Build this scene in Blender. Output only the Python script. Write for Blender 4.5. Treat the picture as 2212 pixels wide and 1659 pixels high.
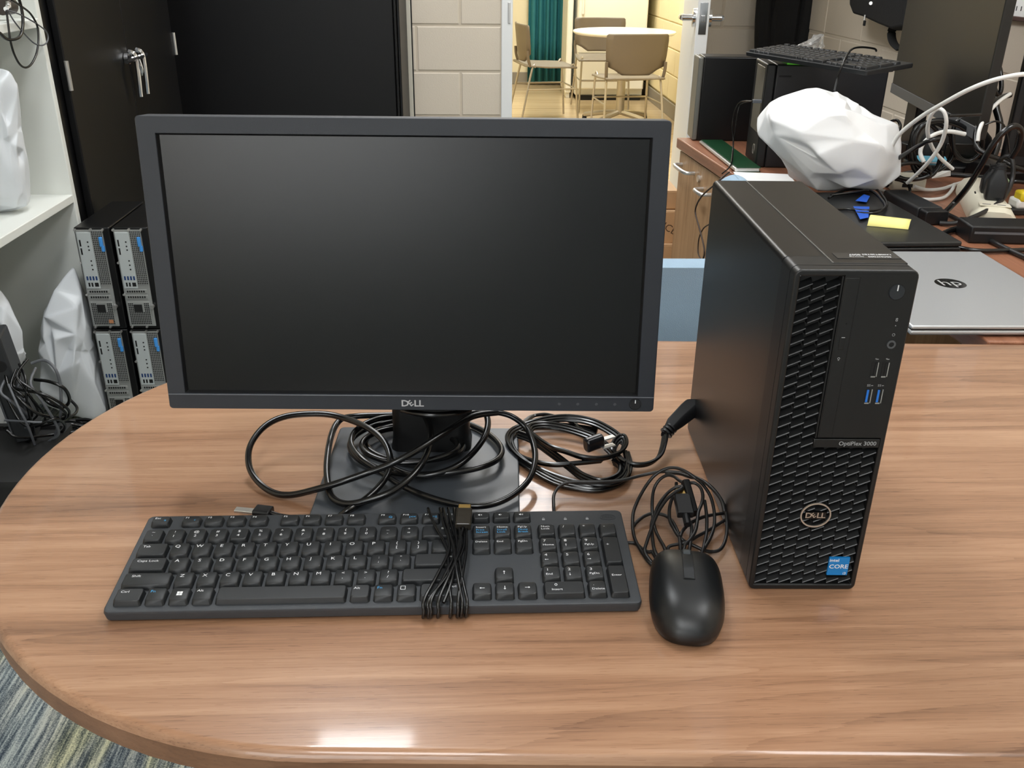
import bpy, math, random
from mathutils import Vector, Matrix, noise
R = random.Random(7)
pi = math.pi
for o in list(bpy.data.objects): bpy.data.objects.remove(o)
scn = bpy.context.scene
C = scn.collection

# ---------------------------------------------------------------- camera
FPX = 1976.1
CAM = Vector((.0833, -.6043, .4978))
cam_d = bpy.data.cameras.new('camera')
cam_d.sensor_width = 36; cam_d.lens = FPX / 2212 * 36
cam_d.clip_start = .02; cam_d.clip_end = 60
cam = bpy.data.objects.new('camera', cam_d); C.objects.link(cam)
cam.location = CAM; cam.rotation_euler = (1.1315, -.01005, -.03974)
scn.camera = cam
# ---------------------------------------------------------------- world, exposure
wd = bpy.data.worlds.new('world'); scn.world = wd; wd.use_nodes = True
wd.node_tree.nodes['Background'].inputs[0].default_value = (.9, .95, 1, 1)
wd.node_tree.nodes['Background'].inputs[1].default_value = .25
vs = scn.view_settings
vs.view_transform = 'Standard'; vs.look = 'None'; vs.gamma = 1; vs.use_curve_mapping = False
vs.exposure = 0.0
FLOOR = -.74
CEIL = 1.90
# ceiling troffers: x, y, size x, size y, watts, colour
TROFFERS = [(-.29, 1.2, .31, 1.02, 17, (.925, .97, 1)), (-.27, -1.75, .6, 1.2, 12, (.925, .97, 1)),
            (.15, 2.85, .6, 1.2, 9, (.97, .98, 1)), (1.05, .2, .5, 1.1, 7, (.925, .97, 1))]
TROFFERS_NEXT = [(.6, 5.2, .6, 1.2, 34, (1, .985, .93)), (.9, 7.6, .6, 1.2, 34, (1, .985, .93))]

# ---------------------------------------------------------------- helpers
_e = cam.rotation_euler.to_matrix()
def ray(px, py): return _e @ Vector(((px-1106)/FPX, -(py-829.5)/FPX, -1))
def at(px, py, z=0):
    d = ray(px, py); return CAM + d*((z-CAM.z)/d.z)
def aty(px, py, Y):
    d = ray(px, py); return CAM + d*((Y-CAM.y)/d.y)
def atx(px, py, X):
    d = ray(px, py); return CAM + d*((X-CAM.x)/d.x)
def lin(c):
    return tuple((v/255/12.92 if v/255 <= .04045 else ((v/255+.055)/1.055)**2.4) for v in c)
_mats = {}
def mat(name, col, rough=.5, metal=0, bump=0, bscale=200, spec=.5, var=0, vscale=20, emit=None, coat=0, alpha=None, trans=0, sheen=0):
    if name in _mats: return _mats[name]
    m = bpy.data.materials.new(name); m.use_nodes = True; nt = m.node_tree; b = nt.nodes['Principled BSDF']
    c = lin(col)
    b.inputs['Base Color'].default_value = (*c, 1); b.inputs['Roughness'].default_value = rough
    b.inputs['Metallic'].default_value = metal; b.inputs['Specular IOR Level'].default_value = spec
    b.inputs['Coat Weight'].default_value = coat
    if trans: b.inputs['Transmission Weight'].default_value = trans
    if alpha is not None: b.inputs['Alpha'].default_value = alpha
    if sheen: b.inputs['Sheen Weight'].default_value = sheen
    if emit:
        b.inputs['Emission Color'].default_value = (*lin(emit[:3]), 1); b.inputs['Emission Strength'].default_value = emit[3]
    tc = nt.nodes.new('ShaderNodeTexCoord')
    if var:
        n = nt.nodes.new('ShaderNodeTexNoise'); n.inputs['Scale'].default_value = vscale; n.inputs['Detail'].default_value = 4
        nt.links.new(tc.outputs['Object'], n.inputs['Vector'])
        mx = nt.nodes.new('ShaderNodeMixRGB'); mx.inputs[1].default_value = (*[v*(1-var) for v in c], 1); mx.inputs[2].default_value = (*[min(1, v*(1+var)) for v in c], 1)
        nt.links.new(n.outputs['Fac'], mx.inputs[0]); nt.links.new(mx.outputs[0], b.inputs['Base Color'])
    if bump:
        n = nt.nodes.new('ShaderNodeTexNoise'); n.inputs['Scale'].default_value = bscale; n.inputs['Detail'].default_value = 3
        nt.links.new(tc.outputs['Object'], n.inputs['Vector'])
        bp = nt.nodes.new('ShaderNodeBump'); bp.inputs['Strength'].default_value = bump; bp.inputs['Distance'].default_value = .002
        nt.links.new(n.outputs['Fac'], bp.inputs['Height']); nt.links.new(bp.outputs[0], b.inputs['Normal'])
    _mats[name] = m; return m
def wood(name, light, mid, dark, axis='x', rough=.3, scale=1.0, spec=.5, coat=0):
    m = bpy.data.materials.new(name); m.use_nodes = True; nt = m.node_tree; b = nt.nodes['Principled BSDF']; L = nt.links.new
    b.inputs['Roughness'].default_value = rough; b.inputs['Specular IOR Level'].default_value = spec
    b.inputs['Coat Weight'].default_value = coat; b.inputs['Coat Roughness'].default_value = .07
    tc = nt.nodes.new('ShaderNodeTexCoord')
    def stretched(sx, sy, sz, det, rgh=.55, dist=0):
        mp = nt.nodes.new('ShaderNodeMapping'); s = {'x': (sx, sy, sz), 'y': (sy, sx, sz), 'z': (sy, sz, sx)}[axis]
        mp.inputs['Scale'].default_value = [v*scale for v in s]; L(tc.outputs['Object'], mp.inputs[0])
        n = nt.nodes.new('ShaderNodeTexNoise'); n.inputs['Scale'].default_value = 1; n.inputs['Detail'].default_value = det
        n.inputs['Roughness'].default_value = rgh; n.inputs['Distortion'].default_value = dist
        L(mp.outputs[0], n.inputs['Vector']); return n.outputs['Fac']
    def math_(op, a, b=None, c=None):
        n = nt.nodes.new('ShaderNodeMath'); n.operation = op
        for i, q in enumerate((a, b, c)):
            if q is None: continue
            if isinstance(q, (int, float)): n.inputs[i].default_value = q
            else: L(q, n.inputs[i])
        return n.outputs[0]
    broad = stretched(.55, 8.5, 8.5, 2, .45, .25)   # slow cathedral figure
    tone = stretched(1.5, 44, 44, 5, .62, .25)        # soft bands
    fine = stretched(14, 520, 520, 3, .65)          # fibres
    pore = stretched(42, 900, 900, 1, .5)           # short dark pores
    fr_ = math_('FRACT', math_('MULTIPLY_ADD', broad, 17, math_('MULTIPLY', tone, .7)))
    line = math_('POWER', fr_, 7)                   # thin dark growth lines, sharp on one side
    val = math_('MULTIPLY_ADD', tone, .80, math_('MULTIPLY', fine, .26))
    val = math_('ADD', val, math_('MULTIPLY_ADD', broad, .35, math_('MULTIPLY', line, -.09)))
    val = math_('SUBTRACT', val, math_('MULTIPLY', math_('GREATER_THAN', pore, .66), .10))
    r = nt.nodes.new('ShaderNodeValToRGB'); L(val, r.inputs[0])
    r.color_ramp.elements[0].position = .43; r.color_ramp.elements[0].color = (*lin(dark), 1)
    r.color_ramp.elements[1].position = .89; r.color_ramp.elements[1].color = (*lin(light), 1)
    e = r.color_ramp.elements.new(.66); e.color = (*lin(mid), 1)
    L(r.outputs[0], b.inputs['Base Color'])
    bp = nt.nodes.new('ShaderNodeBump'); bp.inputs['Strength'].default_value = .12; bp.inputs['Distance'].default_value = .0006
    L(fine, bp.inputs['Height']); L(bp.outputs[0], b.inputs['Normal'])
    return m
def tagp(o, label=None, cat=None, group=None, kind=None):
    if label: o['label'] = label
    if cat: o['category'] = cat
    if group: o['group'] = group
    if kind: o['kind'] = kind
    return o
def thing(name, label, cat, loc=(0, 0, 0), rz=0, group=None):
    o = bpy.data.objects.new(name, None); C.objects.link(o); o.location = loc; o.rotation_euler = (0, 0, rz); o.empty_display_size = .05
    return tagp(o, label, cat, group)
def copy_tree(o, parent=None):
    c = o.copy(); C.objects.link(c); c.parent = parent
    for ch in list(o.children): copy_tree(ch, c)
    return c
class MB:
    def __init__(s): s.v = []; s.f = []
    def add(s, v, f, M=None):
        n = len(s.v)
        s.v += [tuple(M @ Vector(p)) if M is not None else tuple(p) for p in v]
        s.f += [tuple(i+n for i in q) for q in f]; return s
    def box(s, a, b, M=None):
        (x0, y0, z0), (x1, y1, z1) = a, b
        v = [(x0, y0, z0), (x1, y0, z0), (x1, y1, z0), (x0, y1, z0), (x0, y0, z1), (x1, y0, z1), (x1, y1, z1), (x0, y1, z1)]
        return s.add(v, [(3, 2, 1, 0), (4, 5, 6, 7), (0, 1, 5, 4), (1, 2, 6, 5), (2, 3, 7, 6), (3, 0, 4, 7)], M)
    def loft(s, rings, M=None, cap=True, closed=True):
        n = len(rings[0]); v = [p for r in rings for p in r]; f = []
        for i in range(len(rings)-1):
            for j in range(n if closed else n-1):
                k = (j+1) % n; f.append((i*n+j, i*n+k, (i+1)*n+k, (i+1)*n+j))
        if cap: f.append(tuple(range(n-1, -1, -1))); f.append(tuple((len(rings)-1)*n+j for j in range(n)))
        return s.add(v, f, M)
    def prism(s, poly, z0, z1, M=None):
        return s.loft([[(x, y, z0) for x, y in poly], [(x, y, z1) for x, y in poly]], M)
    def ring(s, outer, inner, z0, z1, M=None):
        n = len(outer)
        v = [(x, y, z0) for x, y in outer]+[(x, y, z0) for x, y in inner]+[(x, y, z1) for x, y in outer]+[(x, y, z1) for x, y in inner]
        f = []
        for j in range(n):
            k = (j+1) % n
            f += [(j, n+j, n+k, k), (2*n+j, 2*n+k, 3*n+k, 3*n+j), (j, k, 2*n+k, 2*n+j), (n+j, 3*n+j, 3*n+k, n+k)]
        return s.add(v, f, M)
    def cyl(s, p, q, r, r2=None, n=16):
        p, q = Vector(p), Vector(q); d = (q-p).normalized(); r2 = r if r2 is None else r2
        a = d.orthogonal().normalized(); b = d.cross(a)
        return s.loft([[p+(a*math.cos(2*pi*i/n)+b*math.sin(2*pi*i/n))*r for i in range(n)], [q+(a*math.cos(2*pi*i/n)+b*math.sin(2*pi*i/n))*r2 for i in range(n)]])
    def tube(s, pts, r, n=8, closed=False, prof=None, up=(0, 0, 1), tw=0):
        P = [Vector(p) for p in pts]; m = len(P); rings = []
        prof = prof or [(math.cos(2*pi*i/n)*r, math.sin(2*pi*i/n)*r) for i in range(n)]
        a = None
        for i in range(m):
            if closed: t = P[(i+1) % m]-P[i-1]
            else: t = P[min(i+1, m-1)]-P[max(i-1, 0)]
            if t.length < 1e-9: t = Vector((1, 0, 0))
            t.normalize()
            if len(prof) != n or tw:
                sd = t.cross(Vector(up))
                if sd.length < .05: sd = a if a is not None else t.orthogonal()
                sd.normalize()
                if tw: sd = (Matrix.Rotation(tw, 3, t) @ sd)
                a = sd
            else:
                if a is None: a = t.orthogonal().normalized()
                else:
                    a = a - t*a.dot(t)
                    a = a.normalized() if a.length > 1e-6 else t.orthogonal().normalized()
            b = t.cross(a)
            rings.append([P[i]+a*x+b*y for x, y in prof])
        if closed: rings.append(rings[0])
        return s.loft(rings, cap=not closed)
    def build(s, name, m, parent=None, smooth=False, bevel=0, seg=2, angle=35, sub=0):
        me = bpy.data.meshes.new(name); me.from_pydata([tuple(v) for v in s.v], [], s.f); me.validate(); me.update()
        import bmesh
        bm = bmesh.new(); bm.from_mesh(me); bmesh.ops.recalc_face_normals(bm, faces=bm.faces); bm.to_mesh(me); bm.free()
        o = bpy.data.objects.new(name, me); C.objects.link(o)
        if m: me.materials.append(m)
        if parent: o.parent = parent
        if bevel:
            bv = o.modifiers.new('bevel', 'BEVEL'); bv.width = bevel; bv.segments = seg; bv.limit_method = 'ANGLE'; bv.angle_limit = math.radians(30)
            bv.harden_normals = False
        if sub:
            sb = o.modifiers.new('sub', 'SUBSURF'); sb.levels = sub; sb.render_levels = sub
        if smooth or bevel:
            me.polygons.foreach_set('use_smooth', [True]*len(me.polygons))
            if not sub:
                try: me.set_sharp_from_angle(angle=math.radians(angle))
                except Exception: pass
                if bevel or any(len(q) > 6 for q in s.f):
                    wn = o.modifiers.new('wn', 'WEIGHTED_NORMAL'); wn.weight = 100; wn.keep_sharp = True
        return o
def rrect(w, h, r, n=5, cx=0, cy=0):
    out = []
    for (sx, sy, a0) in ((1, 1, 0), (-1, 1, 90), (-1, -1, 180), (1, -1, 270)):
        for i in range(n):
            a = math.radians(a0+90*i/(n-1)); out.append((cx+sx*(w/2-r)+r*math.cos(a), cy+sy*(h/2-r)+r*math.sin(a)))
    return out
def catmull(pts, k=6, closed=False):
    P = [Vector(p) for p in pts]; n = len(P); out = []
    seg = n if closed else n-1
    for i in range(seg):
        if closed: a, b, c, d = P[i-1], P[i], P[(i+1) % n], P[(i+2) % n]
        else: a, b, c, d = P[max(i-1, 0)], P[i], P[i+1], P[min(i+2, n-1)]
        for j in range(k):
            t = j/k
            out.append(.5*((2*b)+(c-a)*t+(2*a-5*b+4*c-d)*t*t+(3*b-a-3*c+d)*t**3))
    if not closed: out.append(P[-1])
    return out
def cable(name, pts, r, m, parent=None, k=6, n=8, prof=None, tw=0, closed=False):
    mb = MB(); mb.tube(catmull(pts, k, closed), r, n, closed, prof, tw=tw)
    return mb.build(name, m, parent, smooth=True, angle=60 if prof is None else 40)
_txtc = {}
def glyphs(name, items, m, parent, M, extrude=.0001, font_bold=0):
    """items: (text, x, y, size, xscale, rot[, align]); flat lettering joined into ONE mesh lying in the local XY plane of M"""
    mb = MB()
    for it in items:
        t, x, y, size, xs, rot = it[:6]; al = it[6] if len(it) > 6 else 'CENTER'
        key = (t, al, font_bold)
        if key not in _txtc:
            cu = bpy.data.curves.new('t', 'FONT'); cu.body = t; cu.align_x = al; cu.align_y = 'CENTER'; cu.resolution_u = 2
            cu.offset = font_bold; cu.extrude = 0; cu.fill_mode = 'FRONT'
            ob = bpy.data.objects.new('t', cu); C.objects.link(ob)
            dg = bpy.context.evaluated_depsgraph_get(); me = bpy.data.meshes.new_from_object(ob.evaluated_get(dg))
            _txtc[key] = ([tuple(v.co) for v in me.vertices], [tuple(p.vertices) for p in me.polygons])
            bpy.data.objects.remove(ob); bpy.data.curves.remove(cu); bpy.data.meshes.remove(me)
        v, f = _txtc[key]
        T = M @ Matrix.Translation((x, y, extrude)) @ Matrix.Rotation(rot, 4, 'Z') @ Matrix.Diagonal((size*xs, size, 1, 1))
        mb.add(v, f, T)
    me = bpy.data.meshes.new(name); me.from_pydata(mb.v, [], mb.f); me.update(); me.materials.append(m)
    o = bpy.data.objects.new(name, me); C.objects.link(o); o.parent = parent
    return o
def T(x=0, y=0, z=0): return Matrix.Translation((x, y, z))
FRONT = Matrix.Rotation(pi/2, 4, 'X')      # local XY plane -> facing -Y, text up = +Z
def dell(cx, cy, h):
    """the wordmark: D, tilted E, L, L"""
    s = h*1.37
    return [('D', cx-1.15*h, cy, s, 1.15, 0), ('E', cx-.33*h, cy+.02*h, s*.92, .95, math.radians(38)), ('L', cx+.5*h, cy, s, 1.1, 0), ('L', cx+1.2*h, cy, s, 1.1, 0)]

# ---------------------------------------------------------------- materials
M_table = wood('walnut_laminate', (178, 141, 112), (152, 114, 87), (108, 77, 57), 'x', rough=.30, spec=.4, coat=.5)
M_edge = wood('walnut_edge', (140, 104, 78), (120, 86, 62), (92, 64, 46), 'x', rough=.4)
M_cred = wood('oak_laminate', (192, 156, 120), (174, 138, 102), (148, 112, 80), 'z', rough=.4)
M_desk = wood('desk_laminate', (166, 116, 90), (144, 96, 72), (106, 68, 50), 'y', rough=.3)
M_black = mat('black_plastic', (18, 19, 21), .42, bump=.05, bscale=1500)
M_mon = mat('monitor_plastic', (32, 36, 43), .5, bump=.12, bscale=2200)
M_kb = mat('keyboard_plastic', (53, 56, 60), .5, bump=.1, bscale=1800)
M_key = mat('keycap_plastic', (27, 29, 31), .45, bump=.05, bscale=1500)
M_case = mat('case_paint', (13, 13, 14), .34, bump=.06, bscale=2600, spec=.45)
M_bezel = mat('bezel_plastic', (19, 20, 21), .42, bump=.06, bscale=2000)
M_louv = mat('louver_plastic', (9, 10, 11), .38, spec=.5)
M_dark = mat('dark_recess', (8, 8, 9), .7)
M_screen = mat('matte_screen', (4, 5, 5), .25, spec=.42, bump=.05, bscale=3000)
M_cable = mat('black_cable', (9, 9, 10), .25, spec=.6)
M_cablem = mat('matte_cable', (30, 29, 29), .42)
M_wcable = mat('white_cable', (226, 226, 222), .4)
M_gcable = mat('grey_cable', (92, 94, 98), .45)
M_mouse = mat('mouse_plastic', (16, 18, 20), .38, bump=.04, bscale=2500)
M_steel = mat('bright_metal', (222, 221, 218), .3, metal=.85)
M_gold = mat('gold_contact', (200, 165, 100), .3, metal=1)
M_chrome = mat('chrome', (230, 230, 232), .12, metal=1)
M_white = mat('white_print', (222, 224, 226), .6)
M_blue = mat('blue_print', (66, 158, 214), .6)
M_silverp = mat('silver_logo', (196, 186, 174), .35, metal=.6)
M_greyp = mat('grey_print', (150, 152, 154), .6)
M_usbblue = mat('usb_blue', (36, 110, 200), .45)
M_sticker = mat('blue_sticker', (20, 120, 190), .35)
M_bag = mat('white_bag', (244, 245, 246), .42, bump=.15, bscale=25, spec=.35)
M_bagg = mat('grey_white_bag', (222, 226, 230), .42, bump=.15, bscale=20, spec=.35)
M_paper = mat('white_paper', (244, 244, 242), .7)
M_shelf = mat('white_laminate', (226, 228, 222), .4)
M_cab = mat('black_steel', (10, 10, 12), .45, spec=.35, bump=.1, bscale=900)
M_wall = mat('painted_block', (214, 203, 186), .65, bump=.35, bscale=160)
M_mortar = mat('painted_mortar', (205, 193, 174), .7)
M_wall2 = mat('yellow_block', (236, 222, 178), .6, bump=.2, bscale=120)
M_mortar2 = mat('yellow_mortar', (226, 211, 166), .7)
M_plain = mat('cream_paint', (232, 222, 190), .65)
M_frame = mat('white_paint', (234, 236, 236), .4)
M_ceil = mat('ceiling_white', (232, 232, 228), .8)
M_base = mat('grey_vinyl', (140, 134, 122), .5)
M_floor2 = wood('pale_plank', (216, 196, 158), (196, 174, 136), (168, 146, 110), 'x', rough=.22, scale=.6)
M_lamp = mat('diffuser', (255, 255, 255), .5, emit=(255, 255, 255, 9))
M_taupe = mat('taupe_plastic', (138, 130, 116), .45)
M_taupe2 = mat('taupe_back', (108, 97, 82), .45)
M_table2 = mat('white_top', (244, 242, 232), .25)
M_rod = mat('satin_steel', (182, 176, 164), .3, metal=.8)
M_teal = mat('teal_curtain', (36, 112, 122), .75, bump=.2, bscale=300)
M_fridge = mat('fridge_enamel', (240, 238, 226), .3)
M_fabric = mat('blue_fabric', (146, 170, 190), .85, bump=.5, bscale=700)
M_card = mat('cardboard', (198, 158, 116), .8, var=.06, vscale=30)
M_green = mat('green_cover', (9, 58, 30), .35)
M_lime = mat('lime_paper', (110, 230, 60), .6)
M_yellow = mat('yellow_paper', (250, 240, 150), .7)
M_tape = mat('blue_tape', (24, 84, 190), .55)
M_alu = mat('brushed_aluminium', (190, 193, 196), .36, metal=.55, bump=.03, bscale=900)
M_strip = mat('ivory_plastic', (226, 220, 200), .4)
M_coat = mat('black_cloth', (16, 16, 17), .9, bump=.3, bscale=120)
M_grey = mat('grey_steel', (166, 168, 166), .38, metal=.35)
M_pcblue = mat('latch_blue', (70, 150, 225), .4)
M_orange = mat('orange_label', (190, 130, 90), .6)
M_mon2 = mat('glossy_panel', (22, 21, 18), .38, spec=.6)
M_clear = mat('clear_film', (235, 238, 240), .15, trans=.75, alpha=.5)
def carpet():
    m = bpy.data.materials.new('carpet_tile'); m.use_nodes = True; nt = m.node_tree; b = nt.nodes['Principled BSDF']; L = nt.links.new
    b.inputs['Roughness'].default_value = .95; b.inputs['Specular IOR Level'].default_value = .1
    tc = nt.nodes.new('ShaderNodeTexCoord')
    def nz(scale, s, rot=0, det=2):
        mp = nt.nodes.new('ShaderNodeMapping'); mp.inputs['Scale'].default_value = s; mp.inputs['Rotation'].default_value = (0, 0, rot); L(tc.outputs['Object'], mp.inputs[0])
        n = nt.nodes.new('ShaderNodeTexNoise'); n.inputs['Scale'].default_value = scale; n.inputs['Detail'].default_value = det; L(mp.outputs[0], n.inputs['Vector']); return n.outputs['Fac']
    line = nz(1, (150, 9, 1), .05, 3); patch = nz(1, (14, 2.5, 1), .05, 2); dots = nz(420, (1, 1, 1), 0, 2)
    ad = nt.nodes.new('ShaderNodeMath'); ad.operation = 'MULTIPLY_ADD'; L(dots, ad.inputs[0]); ad.inputs[1].default_value = .55; L(line, ad.inputs[2])
    r = nt.nodes.new('ShaderNodeValToRGB'); L(ad.outputs[0], r.inputs[0]); e = r.color_ramp.elements
    e[0].position = .6; e[0].color = (*lin((58, 66, 74)), 1); e[1].position = .95; e[1].color = (*lin((176, 178, 170)), 1)
    n2 = e.new(.76); n2.color = (*lin((118, 124, 124)), 1)
    r2 = nt.nodes.new('ShaderNodeValToRGB'); L(patch, r2.inputs[0]); f = r2.color_ramp.elements
    f[0].position = .54; f[0].color = (.5, .5, .5, 1); f[1].position = .66; f[1].color = (.62, .58, .38, 1)
    q = f.new(.44); q.color = (.42, .46, .5, 1)
    mx = nt.nodes.new('ShaderNodeMixRGB'); mx.blend_type = 'OVERLAY'; mx.inputs[0].default_value = .75; L(r.outputs[0], mx.inputs[1]); L(r2.outputs[0], mx.inputs[2])
    L(mx.outputs[0], b.inputs['Base Color'])
    bp = nt.nodes.new('ShaderNodeBump'); bp.inputs['Strength'].default_value = .8; bp.inputs['Distance'].default_value = .004; L(ad.outputs[0], bp.inputs['Height']); L(bp.outputs[0], b.inputs['Normal'])
    return m
M_carpet = carpet()

# ================================================================ THE SETTING
XL, XR, YB, YF = -1.47, 1.6, 3.92, -2.6
def struct(name, mb, m, parent=None, **k):
    o = mb.build(name, m, parent, **k)
    if parent is None: o['kind'] = 'structure'
    return o
struct('floor', MB().box((XL-.1, YF-.1, FLOOR-.05), (XR+.1, YB+.08, FLOOR)), M_carpet)
struct('floor_next_room', MB().box((-.6, YB+.08, FLOOR-.05), (2.0, 9.6, FLOOR)), M_floor2)
struct('ceiling', MB().box((XL-.1, YF-.1, CEIL), (XR+.1, YB, CEIL+.05)), M_ceil)
struct('ceiling_next_room', MB().box((-.6, YB+.16, CEIL), (2.0, 9.6, CEIL+.05)), M_ceil)
struct('wall_front', MB().box((XL-.1, YF-.1, FLOOR), (XR+.1, YF, CEIL)), mat('cool_grey_paint', (196, 204, 210), .7))
struct('wall_left', MB().box((XL-.1, YF, FLOOR), (XL, YB, CEIL)), M_wall)
DX0, DX1, DTOP = aty(1107, 100, 3.92).x, 1.10, 1.32       # door opening
wb = struct('wall_back', MB().box((XL, YB+.004, FLOOR), (DX0, YB+.15, CEIL)).box((DX1, YB+.004, FLOOR), (XR+.3, YB+.15, CEIL)).box((DX0, YB+.004, DTOP), (DX1, YB+.15, CEIL)), M_mortar)
wr = struct('wall_right', MB().box((XR+.0025, YF, FLOOR), (XR+.12, YB, CEIL)), M_wall)
BH, BW, J = .2032, .4064, .010
_blk = {}
def block(parent, m, x0, x1, z0, z1, face, name='block'):
    """one masonry block, its face rounded; face(x, z, depth) -> world point"""
    key = (name, round(x1-x0, 3), round(z1-z0, 3), m.name)
    w, h = x1-x0, z1-z0
    if key not in _blk:
        mb = MB(); mb.loft([[(-w/2, .012, -h/2), (w/2, .012, -h/2), (w/2, .012, h/2), (-w/2, .012, h/2)],
                            [(-w/2, .003, -h/2), (w/2, .003, -h/2), (w/2, .003, h/2), (-w/2, .003, h/2)],
                            [(-w/2+.004, 0, -h/2+.004), (w/2-.004, 0, -h/2+.004), (w/2-.004, 0, h/2-.004), (-w/2+.004, 0, h/2-.004)]])
        o = mb.build(name, m, parent); _blk[key] = o.data
    else:
        o = bpy.data.objects.new(name, _blk[key]); C.objects.link(o); o.parent = parent
    p, rz = face((x0+x1)/2, (z0+z1)/2); o.location = p; o.rotation_euler = (0, 0, rz)
    return o
def blockwork(parent, m, a, b, z0, z1, face, phase=0, skip=None):
    row = 0; z = z0
    while z < z1-.03:
        zt = min(z+BH, z1); x = a-BW*1.5+((row+phase) % 2)*BW/2+.12
        while x < b:
            l, r = max(x+J/2, a), min(x+BW-J/2, b)
            if r-l > .03:
                if skip:
                    for (l2, r2) in skip(l, r, z, zt):
                        if r2-l2 > .03: block(parent, m, l2, r2, z+J/2, zt-J/2, face)
                else: block(parent, m, l, r, z+J/2, zt-J/2, face)
            x += BW
        z += BH; row += 1
def cut(l, r, z, zt):
    if z > DTOP: return [(l, r)]
    out = []
    if l < DX0-.05: out.append((l, min(r, DX0-.055)))
    if r > DX1+.05: out.append((max(l, DX1+.055), r))
    return out
blockwork(wb, M_wall, -.5, XR, FLOOR+.125, 1.2, lambda x, z: ((x, YB, z), 0), 1, cut)
blockwork(wr, M_wall, 1.2, YB, FLOOR+.125, 1.2, lambda y, z: ((XR, y, z), -pi/2), 0)
# door frame, left jamb with strike plate; right jamb; head
fr = MB().box((DX0-.052, YB-.012, FLOOR), (DX0, YB+.17, DTOP+.05))
dj = struct('trim_1', fr, M_frame, bevel=.003)
struct('trim_2', MB().box((DX1, YB-.012, FLOOR), (DX1+.052, YB+.17, DTOP+.05)), M_frame, bevel=.003)
struct('trim_3', MB().box((DX0, YB-.012, DTOP), (DX1, YB+.17, DTOP+.05)), M_frame, bevel=.003)
p = aty(1100, 28, YB-.013)
st = MB().box((p.x-.006, YB-.016, p.z-.045), (p.x+.006, YB-.011, p.z+.045)).build('strike_plate', M_steel, dj, bevel=.002)
# the open door leaf, seen on its latch edge
h0, l0 = Vector((aty(1470, 100, YB-.03).x, YB-.03, 0)), Vector((aty(1500, 100, 2.98).x, 2.98, 0)); dv = (l0-h0); ang = math.atan2(dv.y, dv.x)
door = bpy.data.objects.new('door_1', None); C.objects.link(door); door.location = (h0.x, h0.y, FLOOR); door.rotation_euler = (0, 0, ang); door['kind'] = 'structure'
DL = dv.length
MB().box((0, 0, .01), (DL, .045, 2.04)).build('door_leaf', M_frame, door, bevel=.002)
lz = .29-FLOOR
MB().box((DL-.001, .009, lz-.055), (DL+.0015, .037, lz+.055)).build('latch_plate', M_chrome, door, bevel=.001)
MB().box((DL, .015, lz-.012), (DL+.010, .030, lz+.012)).build('latch_bolt', M_chrome, door, bevel=.002)
for s, y0 in ((-1, 0), (1, .045)):
    mb = MB(); mb.cyl((DL-.06, y0, lz), (DL-.06, y0+s*.012, lz), .033, n=24); mb.cyl((DL-.06, y0+s*.012, lz), (DL-.06, y0+s*.05, lz), .012, n=16)
    rose = mb.build('lever_rose', M_chrome, door, smooth=True)
    MB().tube(catmull([(DL-.06, y0+s*.05, lz), (DL-.09, y0+s*.053, lz), (DL-.165, y0+s*.05, lz)], 5), .0095, 12).build('lever_handle', M_chrome, door, smooth=True)
# next room shell
NB = 9.45
struct('wall_next_far', MB().box((-.6, NB, FLOOR), (2.0, NB+.1, CEIL)), M_plain)
struct('wall_next_left', MB().box((-.6, YB+.15, FLOOR), (-.5, NB, CEIL)), M_plain)
wn = struct('wall_next_right', MB().box((1.77, YB+.15, FLOOR), (1.87, NB, CEIL)), M_mortar2)
blockwork(wn, M_wall2, 5.6, 9.0, FLOOR+.125, .75, lambda y, z: ((1.76, y, z), -pi/2), 0)
struct('baseboard_next_right', MB().box((1.742, YB+.2, FLOOR), (1.757, NB, FLOOR+.12)), M_base, bevel=.003)
struct('baseboard_next_far', MB().box((-.5, NB-.015, FLOOR), (1.74, NB, FLOOR+.12)), M_base, bevel=.003)
# ceiling troffers: housing, diffuser and the lamp itself
for i, (x, y, sx, sy, w, c) in enumerate(TROFFERS+TROFFERS_NEXT):
    lab = ['recessed ceiling troffer above the black cabinets', 'recessed ceiling troffer behind the photographer', 'recessed ceiling troffer in front of the open door', 'recessed ceiling troffer above the right end of the table', 'ceiling troffer just inside the next room', 'ceiling troffer above the round table in the next room'][i]
    t = thing('ceiling_light', lab, 'ceiling light', (x, y, CEIL), 0, 'recessed ceiling troffers')
    MB().ring(rrect(sx+.05, sy+.05, .004), rrect(sx, sy, .004), -.012, -.001).build('frame', M_frame, t)
    MB().box((-sx/2, -sy/2, -.006), (sx/2, sy/2, -.002)).build('diffuser', M_lamp, t)
    ld = bpy.data.lights.new('lamp', 'AREA'); ld.shape = 'RECTANGLE'; ld.size = sx; ld.size_y = sy; ld.energy = w; ld.color = c
    lo = bpy.data.objects.new('lamp', ld); C.objects.link(lo); lo.parent = t; lo.location = (0, 0, -.014)

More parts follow.
